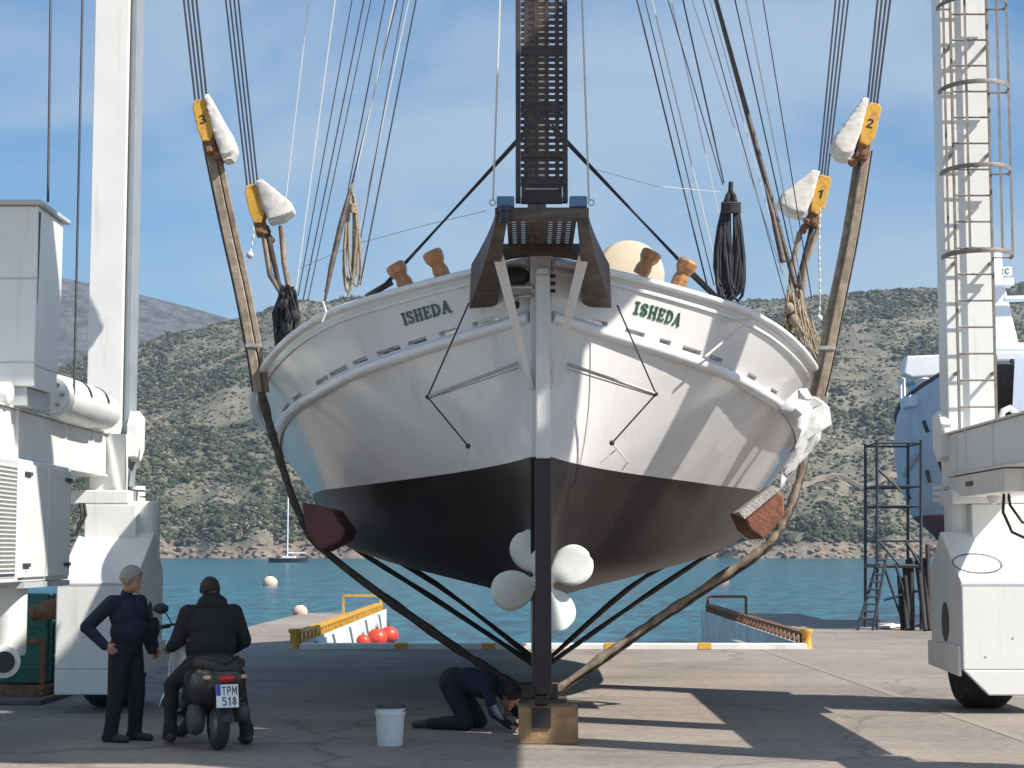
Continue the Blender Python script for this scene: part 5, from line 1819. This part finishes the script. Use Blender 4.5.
def buoy(label, cx, cy, r, mt, zz, Y=None, sq=1.0, name='mooring_buoy', cat='buoy', grp=None):
    g = G(cx, cy + r * .5, zz) if Y is None else P(cx, cy, Y)
    R_ = r * g.y / F
    b = thing(name, label, cat, g, grp)
    mb = MB().ball(g + V((0, 0, R_ * .35)) if Y is None else g, (R_ * 1.08, R_, R_ * sq), 22, 14)
    mb.build('float', mt, b, smooth=180)
    top = (g + V((0, 0, R_ * .35)) if Y is None else g) + V((0, 0, R_ * sq))
    MB().lathe([(R_ * .18, -R_ * .08), (R_ * .18, R_ * .10), (R_ * .08, R_ * .16)], top, (0, 0, 1), 10).tube([top + V((R_ * .13 * math.cos(q), 0, R_ * .22 + R_ * .13 * math.sin(q))) for q in [k * PI / 4 for k in range(8)]], R_ * .035, 5, closed=True).build('eye', 'dark_steel', b)
    return b


buoy('pale pink mooring buoy floating farther out on the open water', 270, 582, 7, 'pink_float', WZ)
buoy('orange mooring buoy floating behind the lit sling', 722, 579, 6.5, 'orange_float', WZ)
buoy('pinkish round float lying on the end of the concrete pier', 300, 612, 7, 'pink_float', 0, Y=50.6)
for cx, cy, r, Y, lab in ((389, 635, 8.6, 45, 'bright red round fender farthest right along the slip wall'), (377, 638, 9.5, 41, 'bright red round fender in the middle of three along the slip wall'), (363, 641, 6.5, 38, 'small dark red fender nearest the kerb on the slip wall')):
    b = buoy(lab, cx, cy, r, 'red_float', 0, Y=Y, name='fender', cat='fender', grp='red fenders on the slip wall')


def railing(x, y0, y1, sd, label, ym):
    rl_ = thing('pier_railing', label, 'railing', (x, y0, 0))
    MB().bar((x, y0, .27), (x, y1, .27), .06).build('top_rail', ym, rl_)
    MB().bar((x + sd * .16, y0, .26), (x + sd * .16, y1, .26), .04).build('top_rail', ym, rl_)
    n = 30
    for i in range(n + 1):
        y = y0 + (y1 - y0) * i / n
        mb = MB().bar((x, y, 0), (x, y, .24), .06)
        if i < n:
            mb.bar((x, y, .268), (x + sd * .16, y, .262), .05)
        mb.build('post', ym, rl_)
    mb = MB().bar((x, y1 - .3, 0), (x, y1 - .3, .5), .07).bar((x - .0 + sd * 1.05, y1 - .3, 0), (x + sd * 1.05, y1 - .3, .5), .07).bar((x, y1 - .3, .5), (x + sd * 1.05, y1 - .3, .5), .07)
    mb.build('end_gate', ym, rl_)
    mb = MB().lathe([(.11, 0), (.09, .05), (.08, .25), (.12, .30), (.11, .35)], (x + sd * .08, y0 - .12, 0), (0, 0, 1), 12)
    mb.build('bollard', 'yellow', rl_, smooth=50)
    return rl_


railing(-4.14, QE + .3, 51.2, -1, 'yellow steel railing along the narrow concrete pier', 'yellow')
railing(4.94, QE + .3, 50.2, 1, 'yellow railing coloured dark for shade along the wide quay beside the scaffold', 'rust_or_rail_shade')  # dark brown stands in for shade on this yellow railing
# hanging fender boards on the slip walls
for x, sd, ys in ((-4.045, 1, (34.5, 37.5, 41, 45, 49)),):
    for y in ys:
        mb = MB().prism([(y, .05), (y + 2.2, .05), (y + 1.1, -.5)], 'x', x, x + .04)
        tag(mb.build('wall_fender', 'kerb_white'), 'white triangular fender board hanging on the slip wall', 'fender board', 'fender boards on the slip wall')

# far yacht
yc = G(289, 558, WZ); yc = V((yc.x * 0 + (289 - 528) / F * 430, 430, WZ))
ya = thing('moored_yacht', 'dark hulled yacht with one tall bare mast moored below the hillside', 'yacht', yc)
rs = []
for i in range(15):
    t = -1 + i / 7
    hw = 1.5 * (1 - abs(t) ** 2.4) + .05
    x = yc.x + t * 4.7
    zt = WZ + 1.0 + .22 * t * t
    rs.append([(x, yc.y - hw, zt), (x, yc.y - hw * .8, WZ - .1), (x, yc.y + hw * .8, WZ - .1), (x, yc.y + hw, zt)])
MB().rings(rs).build('hull', 'yacht_hull', ya, smooth=40)
MB().span((yc.x - 1.5, yc.y - .9, WZ + 1.0), (yc.x + 1.8, yc.y + .9, WZ + 1.5)).build('cabin', 'cabin_white', ya, bevel=.1)
MB().tube([(yc.x - .2, yc.y, WZ + 1), (yc.x - .2, yc.y, WZ + 18.5)], .17, 8).build('mast', 'cabin_white', ya, smooth=60)
MB().tube([(yc.x - .2, yc.y, WZ + 2.3), (yc.x + 4, yc.y, WZ + 2.2)], .16, 8).build('boom', 'cabin_white', ya, smooth=60)

# ---- blue vessel hauled out beyond the right leg
VX, VY = 10.58, 40.6
VK = .27
ves = thing('fishing_vessel', 'pale blue hauled out vessel with maroon bottom behind the ladder leg', 'vessel', (VX, VY, 1.2))
T = [0, .5, 1.2, 2, 3, 4.5, 7, 11, 15]
f_top = pchip(T, [.2, 1.0, 1.7, 2.15, 2.45, 2.62, 2.7, 2.7, 2.4]); f_mid = pchip(T, [.15, .8, 1.5, 2.0, 2.36, 2.58, 2.66, 2.66, 2.3]); f_wl = pchip(T, [.1, .3, .62, .95, 1.28, 1.6, 1.9, 2.1, 1.8]); f_k = pchip(T, [.08, .1, .2, .35, .5, .7, .9, 1.0, .9])
z_top = pchip(T, [6.05, 5.9, 5.6, 5.38, 5.2, 5.05, 5.0, 5.1, 5.4])
mb = MB()
for sd in (-1, 1):
    rows = []
    TT = [i * .4 for i in range(38)]
    for s in TT:
        zt = z_top(s)
        pts = [(f_k(s), 1.25), (f_wl(s) * .75, 1.75), (f_wl(s), 2.3), ((f_wl(s) + f_mid(s)) / 2 * 1.03, 2.6), (f_mid(s) * .98, 3.4), (f_mid(s) * 1.02, 4.0), (f_top(s) * 1.0, min(4.7, zt - .3)), (f_top(s) * .97, zt)]
        rows.append([V((VX + VK * s + sd * hw, VY + s - .3 * (z - 3) * max(0, 1 - s / 3), z)) for hw, z in pts])
    o0 = len(mb.v)
    mb.v += [tuple(p) for r_ in rows for p in r_]
    nr = 8
    for i in range(len(rows) - 1):
        for j in range(nr - 1):
            f = (o0 + i * nr + j, o0 + i * nr + j + 1, o0 + (i + 1) * nr + j + 1, o0 + (i + 1) * nr + j)
            mb.f.append(f if sd > 0 else f[::-1]); mb.m.append(1 if j < 3 else 0)
mb.build('hull', ['blue_hull', 'maroon'], ves, smooth=60, recalc=False)
mb = MB().grid([[(VX + VK * s - f_top(s) * .96, VY + s, z_top(s) - .05), (VX + VK * s + f_top(s) * .96, VY + s, z_top(s) - .05)] for s in [.1 + i * .5 for i in range(29)]])
mb.build('deck', 'wood_grey', ves, recalc=False)
VROWS = []
for s in [i * .06 for i in range(140)]:
    zt = z_top(s)
    pts = [(f_wl(s), 2.3), ((f_wl(s) + f_mid(s)) / 2 * 1.03, 2.6), (f_mid(s) * .98, 3.4), (f_mid(s) * 1.02, 4.0), (f_top(s), min(4.7, zt - .3)), (f_top(s) * .97, zt)]
    for (h0, z0), (h1, z1) in zip(pts, pts[1:]):
        for k in range(8):
            t = k / 8
            hw, z = h0 + (h1 - h0) * t, z0 + (z1 - z0) * t
            VROWS.append(V((VX + VK * s - hw, VY + s - .3 * (z - 3) * max(0, 1 - s / 3), z)))


def on_vessel(px, py):
    best = sorted(VROWS, key=lambda p: (proj(p)[0] - px) ** 2 + (proj(p)[1] - py) ** 2)[:6]
    return min(best, key=lambda p: p.y)


for px, py in ((923, 427), (939, 468), (926, 476), (908, 494)):
    q = on_vessel(px, py)
    dv = (on_vessel(px + 3, py + 9) - on_vessel(px - 3, py - 9)).normalized()
    MB().bar(q - dv * .15 + V((-.02, -.03, 0)), q + dv * .15 + V((-.02, -.03, 0)), .09, .05, (0, 1, 0)).build('scupper', 'glass_dark', ves, bevel=.03)
mb = MB().tube([on_vessel(*q) + V((-.03, -.05, 0)) for q in ((901, 482), (904, 472), (910, 462), (917, 453))], .09, 8)
mb.build('anchor_rubbing_strip', 'blue_hull', ves, smooth=60)
mb = MB()
for sd in (-1, 1):
    mb.tube([V((VX + VK * s + sd * f_top(s) * .98, VY + s, z_top(s) + .02)) for s in [.1 + .6 * i for i in range(24)]], .06, 6)
mb.build('gunwale', 'dark_steel', ves, smooth=60)
mb = MB()
for s in (2.6, 3.2):
    mb.tube([(VX + VK * s - f_top(s) * .95, VY + s, z_top(s)), (VX + VK * s - f_top(s) * .95, VY + s, z_top(s) + .62)], .04, 6)
mb.tube([(VX + VK * s - f_top(s) * .95, VY + s, z_top(s) + .62) for s in (2.6, 2.9, 3.2)], .03, 6)
mb.build('guard_rail', 'cabin_white', ves, smooth=60)
MB().span((VX + .3, VY + 4.2, 5.5), (VX + 4.2, VY + 11, 6.6)).build('wheelhouse', 'cabin_blue', ves, bevel=.12)
MB().span((VX + .1, VY + 4.0, 6.45), (VX + 4.4, VY + 11.2, 6.7)).build('roof', 'cabin_white', ves, bevel=.05)
MB().span((VX + 1.0, VY + 5, 6.7), (VX + 4, VY + 9, 7.05)).build('tarpaulin', 'cabin_blue', ves, bevel=.2)
# searchlight-like scanner on the bow
c = P(925, 366, 42)
mb = MB().prism([(-.50, -.18), (-.30, -.27), (.45, -.22), (.5, .16), (.35, .27), (-.42, .24)], 'y', 0, .5)
mb.v = [(c.x + x, c.y + y, c.z + z) for x, y, z in mb.v]
mb.build('scanner', 'cabin_white', ves, bevel=.04)
MB().lathe([(.22, -.75), (.18, -.4), (.24, -.3), (.2, -.2)], c + V((0, .25, 0)), (0, 0, 1), 12).build('pedestal', 'cabin_white', ves, smooth=50)
MB().span((c.x - .42, c.y - .1, c.z - .95), (c.x + .9, c.y + .9, c.z - .68)).build('hatch', 'cabin_blue', ves, bevel=.05)
# radar mast
c = P(998, 345, 47)
MB().bar(c + V((.1, 0, -.6)), P(994, 285, 47), .95, .7, w1=.45, h1=.4).build('radar_mast', 'cabin_white', ves, bevel=.05)
MB().lathe([(.16, 0), (.25, .03), (.25, .95), (.2, 1.0)], P(993, 262 + 25, 46.6) + V((0, 0, -.55)) + V((0, 0, .55)), (0, 0, 1), 16).build('radar_drum', 'cabin_white', ves, smooth=50)
MB().span(P(980, 285, 46.4), P(1008, 281, 47)).build('platform', 'cabin_white', ves)
c = P(995, 272, 46.6)
MB().span(c + V((-.42, -.12, -.12)), c + V((.42, .12, .12))).build('radar_scanner', 'cabin_white', ves, bevel=.03)
mb = MB()
text_mesh(mb, 'JRC', lambda u, v, lf: c + V((-.08 + u * .42, -.124 - lf, -.07 + v * .15)), .002, 0, depth=.002)
mb.build('scanner_lettering', 'letter_green', ves)
MB().tube([P(1004, 299, 46.6), P(1040, 298, 46.6)], .08, 8).build('yard', 'cabin_white', ves, smooth=60)

# ---- scaffold beside the vessel
SY = 40.5
sf_ = thing('scaffold_tower', 'dark steel scaffold tower with cross bars standing beside the blue vessel', 'scaffold', G(900, 624))


def S_(x, y, dy=0):
    p = P(x, y, SY)
    return p + V((0, dy, 0))


for x in (877, 921):
    for dy in (0, 1.4):
        p, q = S_(x, 440, dy), S_(x, 628, dy)
        q.z = 0
        MB().tube([q, p], .036, 8).build('upright', 'scaffold', sf_, smooth=60)
for y in (443, 486, 506, 541, 566):
    for dy in (0, 1.4):
        MB().tube([S_(877, y, dy), S_(921, y, dy)], .026, 6).build('cross_bar', 'scaffold', sf_, smooth=60)
    for x in (877, 921):
        MB().tube([S_(x, y), S_(x, y, 1.4)], .024, 6).build('cross_bar', 'scaffold', sf_, smooth=60)
for a, b in (((877, 468), (900, 490)), ((878, 540), (900, 566)), ((921, 566), (905, 540)), ((884, 566), (902, 620)), ((896, 566), (912, 620)), ((921, 590), (884, 600))):
    MB().tube([S_(*a), S_(*b)], .032, 6).build('brace', 'scaffold', sf_, smooth=60)
MB().span(S_(876, 568), S_(922, 564, 1.4)).build('platform_boards', 'wood_grey', sf_)
l_ = thing('step_ladder', 'dark leaning ladder at the foot of the scaffold tower', 'ladder', G(862, 624))
mb = MB()
for dx in (0, 15):
    a, b = S_(855 + dx, 624, -.3), S_(878 + dx * .5, 556, -.1)
    a.z = 0
    MB().tube([a, b], .034, 6).build('stile', 'scaffold', l_, smooth=60)
for k in range(9):
    t = (k + .5) / 9
    MB().tube([S_(855 + 23 * t, 622 - 66 * t, -.25), S_(870 + 15 * t, 622 - 66 * t, -.25)], .03, 6).build('rung', 'scaffold', l_, smooth=60)
# bundle of timber props leaning together and planks below
mb_n = 0
for k in range(9):
    x = 899 + k * 3.3 + jit(1)
    a, b = S_(x + jit(3), 624, -.4 + jit(.3)), S_(x + 2 + jit(2), 575 - k * 3 + jit(8), .2)
    a.z = 0.02
    tag(MB().tube([a, b], .055, 7).build('timber_prop', 'prop_dark', smooth=60), 'dark timber prop in the bundle leaning by the scaffold', 'timber prop', 'timber props leaning by the scaffold')
mb = MB()
for k in range(4):
    a, b = G(884 + k * 3, 629 - k), G(938, 622 - k * 1.0)
    mb.bar(a + V((0, k * .25, .05 + .02 * k)), b + V((0, k * .25, .05 + .02 * k)), .3, .05)
tag(mb.build('plank_stack', 'kerb_white'), 'low stack of pale planks lying below the timber props', 'planks')

# ================================================================== LIGHT, SKY, VIEW
SUN = V((.92, -.5, 1.0)).normalized()     # towards the sun
ld = bpy.data.lights.new('sun', 'SUN')
ld.energy = 5.0; ld.angle = rad(.5); ld.color = (1, .94, .86)
lo = bpy.data.objects.new('sun', ld)
lo.rotation_euler = (-SUN).to_track_quat('-Z', 'Y').to_euler()
lo.location = (20, -20, 30)
C.objects.link(lo)
wd = bpy.data.worlds.new('World'); bpy.context.scene.world = wd
wd.use_nodes = True
nt = wd.node_tree; N, L = nt.nodes, nt.links
bg = N['Background']
sk = N.new('ShaderNodeTexSky'); sk.sky_type = 'NISHITA'; sk.sun_disc = False
sk.sun_elevation = math.asin(SUN.z); sk.sun_rotation = math.atan2(SUN.x, SUN.y)
sk.air_density = 1.0; sk.dust_density = 0.6; sk.ozone_density = 2.6; sk.altitude = 0
tc = N.new('ShaderNodeTexCoord')
mp = N.new('ShaderNodeMapping'); mp.inputs['Scale'].default_value = (2.6, 2.6, 6.0); mp.inputs['Rotation'].default_value = (0, rad(12), 0)
L.new(tc.outputs['Generated'], mp.inputs['Vector'])
nz = N.new('ShaderNodeTexNoise'); nz.inputs['Scale'].default_value = 1.6; nz.inputs['Detail'].default_value = 7; nz.inputs['Roughness'].default_value = .52; nz.inputs['Distortion'].default_value = .5
L.new(mp.outputs['Vector'], nz.inputs['Vector'])
mr = N.new('ShaderNodeMapRange'); mr.interpolation_type = 'SMOOTHSTEP'
mr.inputs['From Min'].default_value = .34; mr.inputs['From Max'].default_value = .68; mr.inputs['To Max'].default_value = .7
L.new(nz.outputs['Fac'], mr.inputs['Value'])
hs = N.new('ShaderNodeHueSaturation'); hs.inputs['Saturation'].default_value = 1.38; hs.inputs['Value'].default_value = 1.25
L.new(sk.outputs['Color'], hs.inputs['Color'])
mx = N.new('ShaderNodeMix'); mx.data_type = 'RGBA'
L.new(mr.outputs['Result'], mx.inputs['Factor']); L.new(hs.outputs['Color'], mx.inputs['A'])
mx.inputs['B'].default_value = (5.0, 6.1, 7.2, 1)
L.new(mx.outputs['Result'], bg.inputs['Color'])
bg.inputs['Strength'].default_value = 0.067

# air between the camera and the far shore
hz = bpy.data.materials.new('haze_air'); hz.use_nodes = True
nt = hz.node_tree; N, L = nt.nodes, nt.links
N.remove(N['Principled BSDF'])
vol = N.new('ShaderNodeVolumePrincipled')
vol.inputs['Color'].default_value = (.60, .76, .97, 1); vol.inputs['Density'].default_value = 0.00016; vol.inputs['Anisotropy'].default_value = .2
L.new(vol.outputs['Volume'], N['Material Output'].inputs['Volume'])
M['haze_air'] = hz
HAZE = True
if HAZE:
    ho = MB().span((-2600, -310, -6), (2600, 2650, 420)).build('haze', 'haze_air')
    tag(ho, kind='stuff')
    ho.visible_shadow = True

sc_ = bpy.context.scene
sc_.view_settings.view_transform = 'Standard'
sc_.view_settings.look = 'None'
sc_.view_settings.gamma = 1
sc_.view_settings.exposure = 0.66
sc_.view_settings.use_curve_mapping = False
sc_.cycles.max_bounces = 6
sc_.cycles.use_denoising = True
sc_.cycles.volume_bounces = 0
sc_.cycles.volume_step_rate = 8
